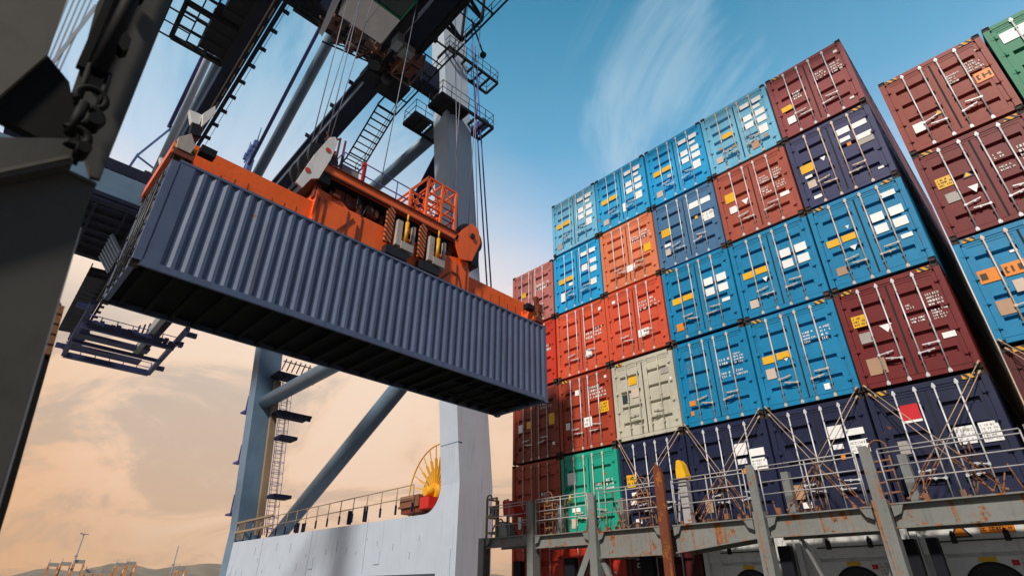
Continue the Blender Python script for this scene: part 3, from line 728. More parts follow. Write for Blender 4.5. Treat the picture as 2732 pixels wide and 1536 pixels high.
# ------------------------------------------------------------------ the quay crane
QZ = -13.0
PIV = (-21, 7, QZ)
cr = thing('gantry_crane', 'pale blue ship to shore gantry crane with dark twin girders on the quay', 'crane', PIV, math.radians(-1.6))
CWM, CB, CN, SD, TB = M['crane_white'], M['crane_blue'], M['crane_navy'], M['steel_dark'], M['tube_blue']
def yl(z, side=1):                      # the legs lean inwards above the portal
    if side == -2: return -5.6
    if side == -1: return -5.6
    o = 0 if z < 4.5 else .098*(z-4.5)
    return (16.0-o) if side > 0 else (-1.6+o)
def leg(x0, x1, zt, side, name='leg'):
    m = MB(); w = 1.9*side
    zs = [QZ+1.6, 1.0, 4.5, zt]
    rings = []
    for z in zs:
        y = yl(z, side) if side > 0 else yl(z, -1); dx = .0 if z < 5 else -.7*(z-4.5)/(zt-4.5)*(1 if x1 > -30 else .25)
        k = len(m.v); ww = w*(1 if z < 5 else .97)
        ya, yb = sorted((y, y+ww))
        m.v += [(x0+dx,ya,z),(x1+dx,ya,z),(x1+dx,yb,z),(x0+dx,yb,z)]; rings.append(k)
    for a, b in zip(rings, rings[1:]):
        for i in range(4): j = (i+1)%4; m.face((a+i,a+j,b+j,b+i))
    m.face([rings[0]+i for i in range(4)][::-1]); m.face([rings[-1]+i for i in range(4)])
    # stiffening seams and manholes
    y = yl(10, side)
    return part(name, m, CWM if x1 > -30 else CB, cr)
WX = (-20.95, -19.6); LX = (-47.4, -46.0)
for side in (1, -1):
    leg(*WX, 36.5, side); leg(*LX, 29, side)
    ya, yb = (16, 17.9) if side > 0 else (-7.5, -5.6)
    # portal beam with its filleted corner by the waterside leg
    pts = [(LX[0]+.2,1.1),(WX[0]+.02,1.1-.1),(WX[0]+.02,4.6)]
    R = 1.15
    for i in range(9):
        t = -PI/2*(i/8); pts.append((WX[0]+.02-R+R*math.cos(t)*1.0, 4.55+R*math.sin(t)))
    pts += [(LX[0]+.2, 3.62)]
    part('portal_beam', MB().prism(pts, 'y', ya+.003, yb-.003), CWM, cr)
    m = MB().box(-20.6,-20.0, *sorted((ya-3, yb+3)), QZ+1.0, QZ+1.9).box(-47.0,-46.4, *sorted((ya-3, yb+3)), QZ+1.0, QZ+1.9)
    part('bogie_beam', m, CN, cr)
    m = MB()
    for x in (-20.3,-46.7):
        for i in range(8):
            y = ya-2.6+i*(yb-ya+5.2)/7; m.disc((x,y,QZ+.5),'x',.42,.2,18)
    parts('bogie_wheel', m, SD, cr)
    # X-direction strut high up, mid strut and the long diagonal
    yy = yl(26, side)+.9*side
    part('strut', MB().tube((-21.6,yy,26.35),(-46.2,yy,26.6),.42,18), TB, cr)
    ym = yl(14, side)+.9*side
    part('strut', MB().tube((-20.8,ym,13.9),(-46.4,ym,14.15),.55,18), TB, cr)
    part('brace', MB().tube((-41.8,yl(3,side)+.9*side,3.0),(-20.9,yl(12,side)+.9*side,12.9),.50,18), TB, cr)
    part('brace', MB().tube((-21.4,yl(24,side)+.9*side,24.6),(-33.9,yl(15,side)+.9*side,14.3),.42,18), M['crane_navy'], cr)
# cross beams (along the quay)
part('cross_beam', MB().box(-21.75,-20.75,-6.5,15.2,28.05,29.8), CN, cr)
part('cross_beam', MB().box(-47.2,-46.2,-6.5,15.2,29.6,30.6), CN, cr)
# twin girders
def gz(x): return 27.15+(x+15)*.022
GY = ((2.95,3.80),(9.60,10.55))
for gi, (y0, y1) in enumerate(GY):
    xa, xb = 26, -77
    m = MB().hexa([(xb,y0,gz(xb)),(xa,y0,gz(xa)),(xa,y1,gz(xa)),(xb,y1,gz(xb)),(xb,y0,gz(xb)+1.7),(xa,y0,gz(xa)+1.7),(xa,y1,gz(xa)+1.7),(xb,y1,gz(xb)+1.7)])
    gd = part('girder', m, CN, cr)
    # rail shelf along the inner and outer edge, brackets along it
    ys = y0-.34 if gi else y1+.10
    m = MB().hexa([(xb,ys,gz(xb)+.35),(xa,ys,gz(xa)+.35),(xa,ys+.22,gz(xa)+.35),(xb,ys+.22,gz(xb)+.35),(xb,ys,gz(xb)+.5),(xa,ys,gz(xa)+.5),(xa,ys+.22,gz(xa)+.5),(xb,ys+.22,gz(xb)+.5)])
    part('rail_shelf', m, CN, gd)
    m = MB(); x = 20
    while x > -74 and not gi:
        yy = ys-.30 if gi else ys+.22
        m.prism([(x,gz(x)+.36),(x+.16,gz(x)+.36),(x+.08,gz(x)+.62)], 'y', yy if gi else yy, yy+.32)
        x -= 1.55
    if gi:
        for x in (-21.5,-23.6,-26.0,-29.5): m.prism([(x,gz(x)+.36),(x+.12,gz(x)+.36),(x+.03,gz(x)+.7)], 'y', y0-.62, y0-.34)
    parts('bracket', m, CN, gd)
    if gi:
        part('conduit', MB().bar((xa,y0-.06,gz(xa)+.12),(xb,y0-.06,gz(xb)+.12),.07,.07), M['crane_white'], gd)
    else:
        part('conduit', MB().bar((xa,y1-.32,gz(xa)-.04),(xb,y1-.32,gz(xb)-.04),.06,.06), M['rail_tan'], gd)
# walkways on the outer sides
def walkway(m, mr, x0, x1, y0, y1, z0, z1, tread=.55, rail=True, low=0, side=1):
    n = max(1, int(abs(x1-x0)/tread)); f = lambda x: z0+(z1-z0)*(x-x0)/(x1-x0)
    for y in (y0,y1): m.bar((x0,y,z0),(x1,y,z1),.07,.11)
    for i in range(n+1):
        x = x0+(x1-x0)*i/n; m.bar((x,y0,f(x)),(x,y1,f(x)),.10 if i%3 else .07,.04)
    if rail:
        yo = y1 if side > 0 else y0
        k = max(1, int(abs(x1-x0)/1.6))
        for i in range(k+1):
            x = x0+(x1-x0)*i/k; mr.tube((x,yo,f(x)),(x,yo,f(x)+1.1),.028,6)
        for h in (.55,1.1): mr.tube((x0,yo,z0+h),(x1,yo,z1+h),.022,6)
m, mr = MB(), MB()
walkway(m, mr, 15, -20.4, 10.75, 12.1, 26.9, 26.6, 1.1)
walkway(m, mr, -20.4, -23.0, 10.8, 12.05, 26.5, 26.4, .9)
walkway(m, mr, -23.0, -26.2, 10.8, 12.0, 26.3, 24.2, .32)
walkway(m, mr, -26.2, -27.4, 10.8, 12.0, 24.2, 24.15, .3)
walkway(m, mr, -20.3, -27, -.4, .9, 26.8, 26.7, .9, side=-1)
walkway(m, mr, -22.5, -26.9, .9, 2.9, 26.95, 26.95, .8, rail=False)
part('walkway', m, SD, cr); part('railing', mr, SD, cr)
# lattice bracket at the top right of the right girder
m = MB()
for x in (-14.6,-16.4):
    m.bar((x,10.6,gz(x)+1.2),(x-.1,12.1,27.2),.16); m.bar((x,10.6,gz(x)+.2),(x-.1,12.1,27.2),.12); m.bar((x-.1,12.1,27.2),(x-.1,12.2,30.5),.12)
m.bar((-14.7,12.1,27.2),(-16.5,12.1,27.2),.14); m.bar((-15.0,11.6,27.0),(-15.5,12.9,25.9),.07); m.box(-15.65,-15.4,12.8,13.05,25.7,25.95)
part('lattice_bracket', m, SD, cr)
# small platform box hung off the left girder
m = MB()
for z in (27.0,28.1,29.3):
    for a, b in (((-27.2,.2),(-21.5,.2)),((-27.2,2.9),(-21.5,2.9)),((-27.2,.2),(-27.2,2.9)),((-24.4,.2),(-24.4,2.9)),((-21.5,.2),(-21.5,2.9))):
        m.bar((*a,z),(*b,z),.12 if z > 27 else .24)
for x in (-27.2,-25.8,-24.4,-23,-21.5):
    for y in (.2,1.5,2.9): m.bar((x,y,27),(x,y,29.3),.10)
for x in (-27.2,-24.4): m.bar((x,.2,27),(x+2.8,.2,29.3),.08); m.bar((x,2.9,29.3),(x+2.8,2.9,27),.08)
m.box(-26.9,-24.6,1.5,2.8,27.05,28.6); m.box(-24.0,-22.0,1.8,2.8,27.05,28.2)
part('service_platform', m, SD, cr)
# platforms round the right hand leg
def legplat(x0, x1, y0, y1, z, solid):
    m, mr = MB(), MB()
    for x in (x0,x1): m.bar((x,y0,z),(x,y1,z),.12,.2)
    n = 6
    for i in range(n+1): y = y0+(y1-y0)*i/n; m.bar((x0,y,z),(x1,y,z),.12,.16)
    m.box(x0+.06,x1-.06,y0+.06,y0+(y1-y0)*solid,z+.085,z+.10)
    for i in range(n+1):
        y = y0+(y1-y0)*i/n
        for x in (x0,x1): mr.tube((x,y,z),(x,y,z+1.15),.025,6)
    for h in (.6,1.15):
        for x in (x0,x1): mr.tube((x,y0,z+h),(x,y1,z+h),.022,6)
        for y in (y0,y1): mr.tube((x0,y,z+h),(x1,y,z+h),.022,6)
    p = part('platform', m, SD, cr); part('railing', mr, SD, p)
legplat(-20.55,-19.2,12.9,16.9,25.9,.55)
legplat(-22.8,-21.5,12.6,16.9,25.9,.3)
legplat(-20.9,-19.7,13.4,17.6,31.0,.0)
part('hoist_winch', MB().box(-20.6,-19.4,16.2,16.7,26.0,26.5), M['indigo'], cr)
# upper frame and stays
for side, y in ((-1,3.65),(1,10.1)):
    part('tower_leg', MB().hexa([(-21.9,y-.5,29.8),(-20.9,y-.5,29.8),(-20.9,y+.5,29.8),(-21.9,y+.5,29.8),(-21.7,y-.4,51),(-21.1,y-.4,51),(-21.1,y+.4,51),(-21.7,y+.4,51)]), CWM, cr)
    part('back_stay', MB().tube((-21.6,y,50.5),(-55.5,y,26.6),.46,18), TB, cr)
    part('back_stay', MB().tube((-21.6,y-1.25,50.6),(-43,y-1.25,33.4),.15,10), M['indigo'], cr)
part('tower_leg', MB().tube((-30.8,2.75,51),(-42.4,2.75,28.2),.27,16), CWM, cr)
part('tower_head', MB().box(-22,-20.8,3,11,50.9,52), CWM, cr)
m = MB()
for y, z in ((4.4,31.6),(4.7,31.3)): m.tube((-22,y,z),(-60,y,z-4),.02,5)
part('stay_wire', m, M['rope'], cr)
m = MB()
for dy in (.0,.3): m.tube((-19.75,15.2+dy,33),(-19.7,17.75+dy,10.5),.045,6)
part('leg_cable', m, M['indigo'], cr)
# machinery platform at the back
mp = part('machinery_platform', MB().box(-57,-46.2,-3.2,8.2,27.4,29.5), CB, cr)
m = MB()
for x in [-56.5+i*1.45 for i in range(8)]: m.box(x,x+.16,-3.1,8.1,27.05,27.397)
for y in (-2,.1,2.2,4.3,6.4): m.box(-56.9,-46.4,y,y+.18,26.9,27.048)
m.box(-46.9,-46.25,-3.2,8.2,26.75,27.397); m.box(-57,-56.4,-3.2,8.2,26.75,27.397)
m.box(-56.99,-46.21,-3.19,8.19,27.36,27.392)  # navy sheet added to put the underside's shade into the colour
part('floor_beam', m, CN, mp)
m = MB()
for i in range(12):
    y = -3+i*1.0
    for x in (-46.3,-56.9): m.tube((x,y,29.5),(x,y,30.6),.035,6)
for h in (30.05,30.6):
    for x in (-46.3,-56.9): m.tube((x,-3,h),(x,8,h),.03,6)
part('railing', m, M['crane_white'], mp)
m = MB(); X = -46.8
m.bar((X,1.0,29.5),(X,1.35,32.4),.18); m.bar((X,1.35,32.3),(X,3.75,39.3),.15); m.bar((X,1.35,32.2),(X,4.0,31.2),.12); m.bar((X,4.0,31.2),(X,4.1,29.5),.12); m.bar((X,2.6,36.0),(X,4.0,36.2),.09)
for z in (38.6,39.4,40.3): m.bar((X-.6,3.0,z),(X-.6,4.2,z+.12),.12); m.bar((X+.6,3.0,z),(X+.6,4.2,z+.12),.12)
for y in (3.0,3.4,3.8,4.2):
    for x in (X-.6,X+.6): m.bar((x,y,38.5),(x,y,40.4),.08)
part('service_jib', m, M['rail_blue'], mp)
m = MB().box(-46.9,-46.35,2.2,3.1,30.0,30.9).bar((-46.6,2.3,29.5),(-46.6,2.3,30.0),.12).bar((-46.6,3.0,29.5),(-46.6,3.0,30.0),.12)
part('floodlight', m, M['black'], mp)
# lattice floodlight head beside the right back stay
m = MB(); X, Y = -60.6, 12.0
m.bar((X-.6,Y-.4,40),(X-.3,Y,48.5),.17); m.bar((X+1.4,Y+.3,40),(X+.2,Y,48.5),.15)
for z in (48.6,50.2): m.bar((X-2.0,Y,z),(X+1.8,Y,z-.3),.14)
for x in (X-1.7,X-.7,X+.3,X+1.4): m.box(x-.25,x+.25,Y-.3,Y+.3,48.9,49.8)
m.bar((X,Y,44.8),(X+1.6,Y,46.2),.2); m.box(X+1.0,X+1.9,Y-.3,Y+.3,44.6,46.6); m.tube((X-1.8,Y,50),(X-1.9,Y,52),.06); m.tube((X+1.6,Y,50),(X+1.6,Y,52),.06)
m.bar((X-.6,Y-.4,28),(X-.6,Y-.4,40),.17); m.bar((X+1.4,Y+.3,28),(X+1.4,Y+.3,40),.15)
part('floodlight_mast', m, M['rail_blue'], cr)
# end platform under the girder ends
m = MB(); EZ = 23.8; x0, x1, y0, y1 = -76.5, -66, 3.2, 11.7
for x, w in ((x0,.6),(x1,.45),((x0+x1)/2,.35)): m.bar((x,y0,EZ),(x,y1,EZ),w,w)
for y in (y0,y1): m.bar((x0,y,EZ),(x1+4,y,EZ+1),.45,.5)
m.box(-75.3,-73.6,y0,y1-1.5,EZ+.3,EZ+.5); m.box(-71.8,-70.2,y0,y1-1.5,EZ+.6,EZ+.85); m.box(-68.5,-67.0,y0,y1-1.5,EZ+.9,EZ+1.15)
for y in (y0-1.1,y1): m.bar((x0+1.5,y,EZ+.4),(x0+1.5,y+1.2,EZ+.4),.4,.5); m.bar((x1+2,y,EZ+1.2),(x1+2,y+1.4,EZ+1.2),.4,.5)
for i in range(5): m.box(x1-1.2+i*.02,x1-.8,8.0+i*.42,8.15+i*.42,EZ+1.2,EZ+1.9+.25*(i%3))
for i in range(18):
    m.box(x1-.2,x1+.5,y0+.3+i*.5,y0+.7+i*.5,EZ+.3,EZ+.55+.12*((i*7)%3))
for i in range(10): m.bar((x0+i*.9,y0-.3,EZ+.5),(x0+i*.9,y0+1.2,EZ+1.6),.12,.2)
P('platform_blue', (.016,.026,.095), rough=.5, dirt=.3, streak=.2)
ep = part('end_platform', m, M['platform_blue'], cr)
m = MB()
for x in (x0, x1):
    for i in range(7): y = y0+(y1-y0)*i/6; m.tube((x,y,EZ),(x,y,EZ+1.3),.05,6)
    for h in (.7,1.3): m.tube((x,y0,EZ+h),(x,y1,EZ+h),.045,6)
part('railing', m, M['indigo'], ep)
part('end_panel', MB().hexa([(x0+4,8.9,EZ+.4),(x1+9,8.9,EZ+1.2),(x1+9,9.4,EZ+1.2),(x0+4,9.4,EZ+.4),(x0+4.3,8.9,EZ+1.0),(x1+9,8.9,EZ+3.6),(x1+9,9.4,EZ+3.6),(x0+4.3,9.4,EZ+1.0)]), M['box_grey'], ep)
# hanging cable festoon beside the left girder
m = MB()
for i in range(16):
    x = -57-i*1.15; y = 2.7
    m.bar((x,y-.9,25.8),(x,y+.6,25.9),.14,.45); m.tube((x,y-.9,25.6),(x,y-.9,26.4),.05)
parts('cable_festoon', m, SD, cr, 2)
m = MB()
for i in range(7): m.bar((-50.5-i*.75,2.0,26.4),(-51.5-i*.75,3.1,25.6),.1,.35)
part('stair', m, M['crane_white'], cr)
m = MB()
for k in range(2):
    for i in range(60):
        x = 5-i*1.4; m.bar((x, 3.50+.17*k, gz(x)-.03),(x-.75, 3.50+.17*k, gz(x-.75)-.03), .05 if k else .035)
parts('lamp_strip', m, M['rail_tan'], cr, 60)
# landside leg: ladder, cages, platforms, small lamp brackets
m, mr = MB(), MB()
lx = -45.8; z = 4.4
def ly(z): return yl(z)+1.6
m.bar((lx,ly(4.2),4.2),(lx,ly(16),16),.5,.35)
while z < 16.2:
    mr.box(lx+.3,lx+.34,ly(z)+.30,ly(z)+.85,z,z+.03); z += .3
for dy in (.3,.85): mr.bar((lx+.32,ly(4.2)+dy,4.2),(lx+.32,ly(16.2)+dy,16.2),.04)
for z in [4.6+.8*i for i in range(15)]: mr.ring((lx+.75,ly(z)+.58,z),'z',.42,.018,12,4)
for dy, dx in ((.2,.9),(.95,.9),(.58,1.17)): mr.bar((lx+dx,ly(4.4)+dy,4.4),(lx+dx,ly(16)+dy,16),.03)
part('ladder_post', m, M['rail_tan'], cr); part('ladder', mr, M['indigo'], cr)
m = MB()
for z, w in ((7.0,.9),(11.4,.9)): m.box(lx+.2,lx+1.5,ly(z)+.2,ly(z)+.2+w+.5,z-.25,z)
m.box(lx-.2,lx+1.6,ly(13.4)-.2,ly(13.4)+2.6,13.05,13.25); m.box(lx-.3,lx+1.2,ly(16.3)-.5,ly(16.3)+2.4,16.2,16.5)
for i in range(7): m.bar((lx+1.5,ly(13.4)-.1+i*.42,13.2),(lx+1.5,ly(13.4)-.1+i*.42,12.8),.25,.2); m.bar((lx+1.2,ly(16)-.3+i*.42,16.6),(lx+1.3,ly(16)-.1+i*.42,17.6),.08); m.box(lx+1.1,lx+1.35,ly(16)-.4+i*.45,ly(16)-.1+i*.45,16.0,16.3)
m.bar((lx+1.2,ly(16)-.3,17.4),(lx+1.2,ly(16)+2.4,17.4),.07)
part('ladder_platform', m, CN, cr)
m = MB()
for z in (5.7,9.6,13.7):
    x = -49.0; y = yl(z)
    m.box(x-.3,x+.9,y+.1,y+.7,z,z+.14); m.bar((x,y+.4,z),(x-.1,y+.4,z+1.6),.09); m.box(x+.5,x+.75,y+.3,y+.6,z+.14,z+.5); m.bar((x+.8,y+.4,z+.05),(LX[0],y+.4,z+.05),.08)
parts('lamp_bracket', m, M['indigo'], cr, 4)
# railing along the portal top
m, mr = MB(), MB(); y = 16.08
xs = [-46.0+i*1.42 for i in range(17)]
for i, x in enumerate(xs): m.box(x-.045,x+.045,y,y+.07,3.62,4.05); mr.tube((x,y+.03,3.9),(x,y+.03,4.85),.03,6)
for h in (4.3,4.85): mr.tube((xs[0],y+.03,h),(xs[-1],y+.03,h),.026,6)
for x, w, h in ((-36.6,.14,.6),(-35.7,.12,.5),(-30.0,.16,.7),(-28.3,.12,.8)):
    m.box(x,x+w,y+.3,y+.5,3.62,3.62+h)
parts('railing_post', m, CN, cr); part('railing', mr, M['rail_tan'], cr)
m = MB()
for z in (4.25,4.9): m.bar((-46.0,15.95,z),(-39.5,15.95,z),.10,.12)
for x in (-45.4,-45.1,-44.8,-44.5,-44.2): m.bar((x,15.95,3.7),(x,15.95,4.9),.05)
part('gate_rail', m, M['rail_tan'], cr)
# cable reel on the portal
rc = V((-22.6,16.95,4.5)); RR = 2.3
m = MB().torus(rc,'y',RR,.035,60,8)
rl = part('cable_reel', m, M['reel_yellow'], cr)
m = MB()
for i in range(26):
    t = 2*PI*i/26; e = V((math.cos(t),0,math.sin(t)))
    m.bar(rc+e*.38, rc+e*RR*.72, .05, .15, up=(0,1,0)); m.bar(rc+e*RR*.70, rc+e*RR, .03, .05, up=(0,1,0))
parts('spoke', m, M['reel_yellow'], rl, 2)
part('hub', MB().disc(rc,'y',.40,.5,24).disc(rc-V((0,.4,0)),'y',.22,.5,20), M['reel_yellow'], rl)
part('drum', MB().disc(rc+V((0,.25,0)),'y',RR*.56,.3,40), M['box_grey'], rl)
part('motor_housing', MB().box(-24.6,-23.0,16.25,17.0,3.98,4.42).box(-24.65,-22.95,16.2,17.05,3.88,3.975), M['drive_brown'], cr)
part('motor_base', MB().box(-24.5,-22.9,16.3,17.0,3.63,3.878), M['spreader_dark'], cr)
part('motor_housing', MB().box(-22.8,-22.1,16.2,16.7,3.72,4.22), M['drive_red'], cr)
m = MB()
for x in (-40.4,-33.2,-27.0): m.box(x,x+.014,15.992,16.001,1.12,3.6)
for z in (6.2,9.4,12.6): m.box(WX[0]+.02,WX[1]-.02,yl(z)-.012,yl(z)+.2,z,z+.03)
parts('weld_seam', m, M['crane_blue'], cr)
m = MB()
for x in (-45.6,-33.0,-26.0): m.box(x,x+.5,15.97,16.001,1.5,2.1)
m.box(-20.6,-19.95,15.96,16.001,-.1,1.9)
parts('access_plate', m, CWM, cr)
# seams and scuffs on the portal
m = MB(); r = random.Random(4)
for i in range(20):
    x = -44+i*1.15+r.uniform(-.3,.3); z = r.uniform(1.3,2.9); m.box(x,x+.012,15.994,16.002,z,z+r.uniform(.1,.6))
parts('scuff', m, M['plate_dark'], cr)

# ------------------------------------------------------------------ trolley with the driver's cab (runs on the girders)
TP = (-16, 7, 27)
tr = thing('crane_trolley', 'rusty brown hoist trolley with a beige driver cab hanging between the dark girders', 'trolley', TP, math.radians(-1.6))
SR = M['steel_rust']
m = MB()
for x in (-21.1,-20.2,-17.5,-14,-10): m.bar((x,4.3,27.35),(x,11.0,27.35),.22,.4)
for y in (5.0,6.4,9.0,10.7): m.bar((-21.2,y,27.4),(-8,y,27.4),.3,.45)
for x in (-20.9,-20.6): m.bar((x,4.4,27.0),(x,11.3,27.0),.09,.12)
m.bar((-21.5,6.2,26.7),(-20.3,11.2,26.7),.07); m.bar((-21.4,6.6,26.9),(-19.5,11.2,26.9),.06)
part('frame', m, SD, tr)
m = MB(); r = random.Random(9)
for i in range(46):
    x = r.uniform(-21.3,-19.4); y = r.uniform(5.6,10.2); w = r.uniform(.12,.5); h = r.uniform(.1,.5); d = r.uniform(.12,.45)
    m.box(x,x+w,y,y+d,27.0-h*.6,27.0+h)
for i in range(16):
    x = r.uniform(-21.3,-19.6); y = r.uniform(5.6,10.2); m.tube((x,y,26.8),(x+r.uniform(-.5,.9),y+r.uniform(-.6,.6),27.4),.045,6)
part('machinery', m, SR, tr)
m = MB()
for y in (5.8,6.5,8.9,9.6): m.disc((-20.8,y,27.0),'y',.34,.14,18)
m.disc((-21.1,10.1,26.7),'x',.38,.4,16); m.disc((-20.6,9.0,26.6),'z',.36,.5,16)
parts('sheave', m, M['black'], tr)
part('electrical_cabinet', MB().box(-20.25,-19.0,10.0,11.1,26.6,26.9).box(-20.3,-18.95,9.95,10.05,26.5,27.4).box(-18.96,-18.85,10.0,11.1,26.5,27.4), M['spreader_dark'], tr)
m = MB()
for x in (-20.35,-18.85):
    for y in (9.95,11.15): m.bar((x,y,26.2),(x,y,27.5),.08)
for z in (26.2,26.9):
    for x in (-20.35,-18.85): m.bar((x,9.95,z),(x,11.15,z),.07)
    for y in (9.95,11.15): m.bar((-20.35,y,z),(-18.85,y,z),.07)
m.bar((-20.35,9.95,26.2),(-18.85,11.15,26.2),.05)
part('cabinet_cage', m, M['steel_rust'], tr)
parts('junction_box', MB().box(-19.2,-18.5,9.6,10.3,26.4,26.9).box(-18.9,-18.2,9.0,9.4,26.2,26.9), M['box_grey'], tr)
parts('end_buffer', MB().box(-22.4,-20.9,10.0,11.6,26.6,26.9).box(-22.2,-21.2,8.9,9.7,26.5,27.0), SD, tr)
part('deflector', MB().hexa([(-20.6,5.7,26.0),(-20.3,5.7,26.0),(-20.3,5.9,26.0),(-20.6,5.9,26.0),(-19.0,5.5,26.9),(-18.7,5.5,26.9),(-18.7,5.8,26.9),(-19.0,5.8,26.9)]), M['sheave_white'], tr)
# the cab
CX0, CX1, CY0, CY1, CZ0, CZ1 = -18.6, -13.9, 5.85, 8.3, 25.6, 28.2
cb = part('driver_cab', MB().box(CX0,-16.7,CY0,CY1,CZ0,CZ1).box(-16.7,CX1,CY0,CY1,CZ0+1.6,CZ1).box(-16.7,CX1,CY0,CY0+.1,CZ0+.0,CZ0+1.6), M['cab_beige'], tr)
part('floor_window', MB().box(-16.68,CX1-.1,CY0+.12,CY1-.05,CZ0+.06,CZ0+.10), M['glass'], cb)
part('window', MB().box(-16.6,CX1-.1,CY1-.04,CY1-.01,CZ0+.15,CZ0+1.55).box(CX1-.12,CX1-.09,CY0+.12,CY1-.06,CZ0+.15,CZ0+1.55), M['glass'], cb)
m = MB()
for x in (-16.69,-15.3,CX1-.05): m.bar((x,CY0,CZ0+.03),(x,CY1,CZ0+.03),.09)
for y in (CY1-.02,): m.bar((-16.7,y,CZ0+.03),(CX1,y,CZ0+.03),.09); m.bar((CX1-.05,y,CZ0),(CX1-.05,y,CZ0+1.6),.09); m.bar((-16.65,y,CZ0),(-16.65,y,CZ0+1.6),.09)
part('window_frame', m, M['green'], cb)
part('floor_seam', MB().box(CX0+.5,-16.75,7.1,7.125,CZ0-.006,CZ0-.001), M['plate_grey'], cb)
m = MB().box(CX0-.3,CX0,CY0-.3,CY0+.6,CZ0-.2,CZ0+1.2)
part('cab_bracket', MB().bar((CX0-.1,CY0,CZ1),(CX0-.1,CY0,CZ0+.2),.2).bar((CX0-.1,CY1,CZ1),(CX0-.1,CY1,CZ0+.2),.2).box(CX0-.02,-14,CY1+.05,CY1+.5,27.1,27.3).box(-17.8,-16.5,CY1+.35,CY1+.8,26.3,26.7), SD, cb)
part('wind_deflector', MB().hexa([(CX0-.25,CY0-.25,CZ0+.3),(CX0+.9,CY0-.35,CZ0+.3),(CX0+.9,CY0-.28,CZ0+.3),(CX0-.25,CY0-.2,CZ0+.3),(CX0+.3,CY0-.4,CZ0+2.2),(CX0+1.5,CY0-.45,CZ0+2.4),(CX0+1.5,CY0-.38,CZ0+2.4),(CX0+.3,CY0-.33,CZ0+2.2)]), M['sheave_white'], cb)

# ------------------------------------------------------------------ lashing bridge
LY0, LY1 = 14.28, 15.05
lb = thing('lashing_bridge', 'grey rust streaked lashing bridge with railings across the foot of the container wall', 'lashing bridge', (-8, 14.8, -1.5))
SG, SGR, RG = M['ship_grey'], M['ship_rusty'], M['rail_grey']
def ibeam(x0, x1, z0, z1, z0b=None):
    m = MB(); zb = z0 if z0b is None else z0b
    m.prism([(x0,z0),(x1,zb),(x1,z1),(x0,z1)],'y',LY0+.06,LY0+.085)
    m.prism([(x0,z0),(x1,zb),(x1,zb+.03),(x0,z0+.03)],'y',LY0-.03,LY0+.055)
    m.box(x0,x1,LY0-.06,LY0+.055,z1-.03,z1)
    m.box(x0,x1,LY0+.09,LY1,z1-.07,z1-.005)
    m.prism([(x0,z0),(x1,zb),(x1,z1-.08),(x0,z1-.08)],'y',LY1-.03,LY1)
    n = int((x1-x0)/.8)
    for i in range(1,n+1):
        x = x0+(x1-x0)*i/(n+1)
    return m
SEG = [(-15.70,-13.66,1.60,1.92,None,SG),(-13.34,-11.12,1.48,1.86,None,SGR),(-10.80,-8.64,1.10,1.82,None,SGR),(-8.30,-6.10,1.12,1.80,1.34,SGR),(-5.78,-3.50,1.34,1.82,None,SGR),(-3.16,-.62,1.36,1.84,None,SGR),(-.28,2.2,1.36,1.84,None,SGR)]
for x0,x1,a,b,c,mt in SEG: part('beam', ibeam(x0,x1,a,b,c), mt, lb)
m = MB()
for x0,x1,a,b,c,mt in SEG:
    for x, s_ in ((x0+.02,1),(x1-.02,-1)): m.prism([(x,b-.04),(x+s_*.22,b-.04),(x+s_*.14,b-.20),(x,b-.26)],'y',LY0-.05,LY0+.055)
parts('gusset', m, SG, lb)
POSTS = [(-15.85,.28,3.05,SG,0),(-13.50,.26,2.95,SG,1),(-10.96,.26,2.92,SG,1),(-5.94,.26,3.02,SG,1),(-3.33,.28,3.05,SG,1),(-.45,.32,3.0,SG,1),(2.35,.32,3.0,SG,1)]
for x, w, zt, mt, up in POSTS:
    m = MB().box(x-w/2,x+w/2,LY0-.10,LY0+.22,-1.6,1.93)
    part('post', m, mt, lb)
    if up:
        part('stanchion', MB().prism([(x-w*.40,1.932),(x+w*.40,1.932),(x+w*.40,zt-.12),(x+w*.2,zt),(x-w*.40,zt)],'y',LY0-.06,LY0+.02).box(x-.02,x+.02,LY0+.022,LY0+.2,1.95,zt-.1), mt, lb)
        part('stanchion', MB().box(x+.42,x+.60,LY0+.75,LY0+.95,1.88,zt-.12), mt, lb)
for x, w in ((-14.7,.16),(-12.4,.2),(-9.6,.2),(-5.75,.14),(-3.2,.16),(-2.75,.1)): part('rear_post', MB().box(x-w,x+w,LY1-.25,LY1-.03,-1.6,1.2), SD, lb)
part('brace', MB().bar((-11.05,LY0+.02,1.45),(-12.6,LY0+.02,-1.2),.2,.16,up=(0,1,0)).bar((-10.85,LY0+.14,1.2),(-9.7,LY0+.14,-1.4),.14,.1,up=(0,1,0)), SG, lb)
part('brace', MB().bar((-5.2,LY0+.3,1.3),(-4.55,LY0+.3,-.6),.05,.1,up=(0,1,0)).bar((-3.35,LY0+.3,1.2),(-4.1,LY0+.3,-.9),.07,.1,up=(0,1,0)), SG, lb)
m = MB()
for a, b in ((-15.4,-13.7),(-13.3,-11.15),(-10.7,-8.7),(-8.2,-6.15),(-5.75,-3.55),(-3.1,-.65),(-.25,2.2)):
    for y in (LY0+.0,):
        for z in (2.30,2.58,2.86,2.95): m.tube((a,y,z),(b,y,z),.015,6)
        n = 2
        for i in range(n+1): x = a+(b-a)*i/n; m.tube((x,y,1.85),(x,y,2.93),.017,6)
part('railing', m, RG, lb)
r = random.Random(21)
m = MB()
for x in (-12.75,-9.15,-3.05): 
    for i in range(4): m.bar((x-.2,LY0+.05,2.05+.22*i),(x+.14,LY0+.05,2.06+.22*i),.035)
    for xx in (-.2,.14): m.tube((x+xx,LY0+.05,1.85),(x+xx,LY0+.05,2.98),.02,6)
    m.ring((x-.03,LY0+.05,2.98),'y',.17,.02,10,6,0,PI)
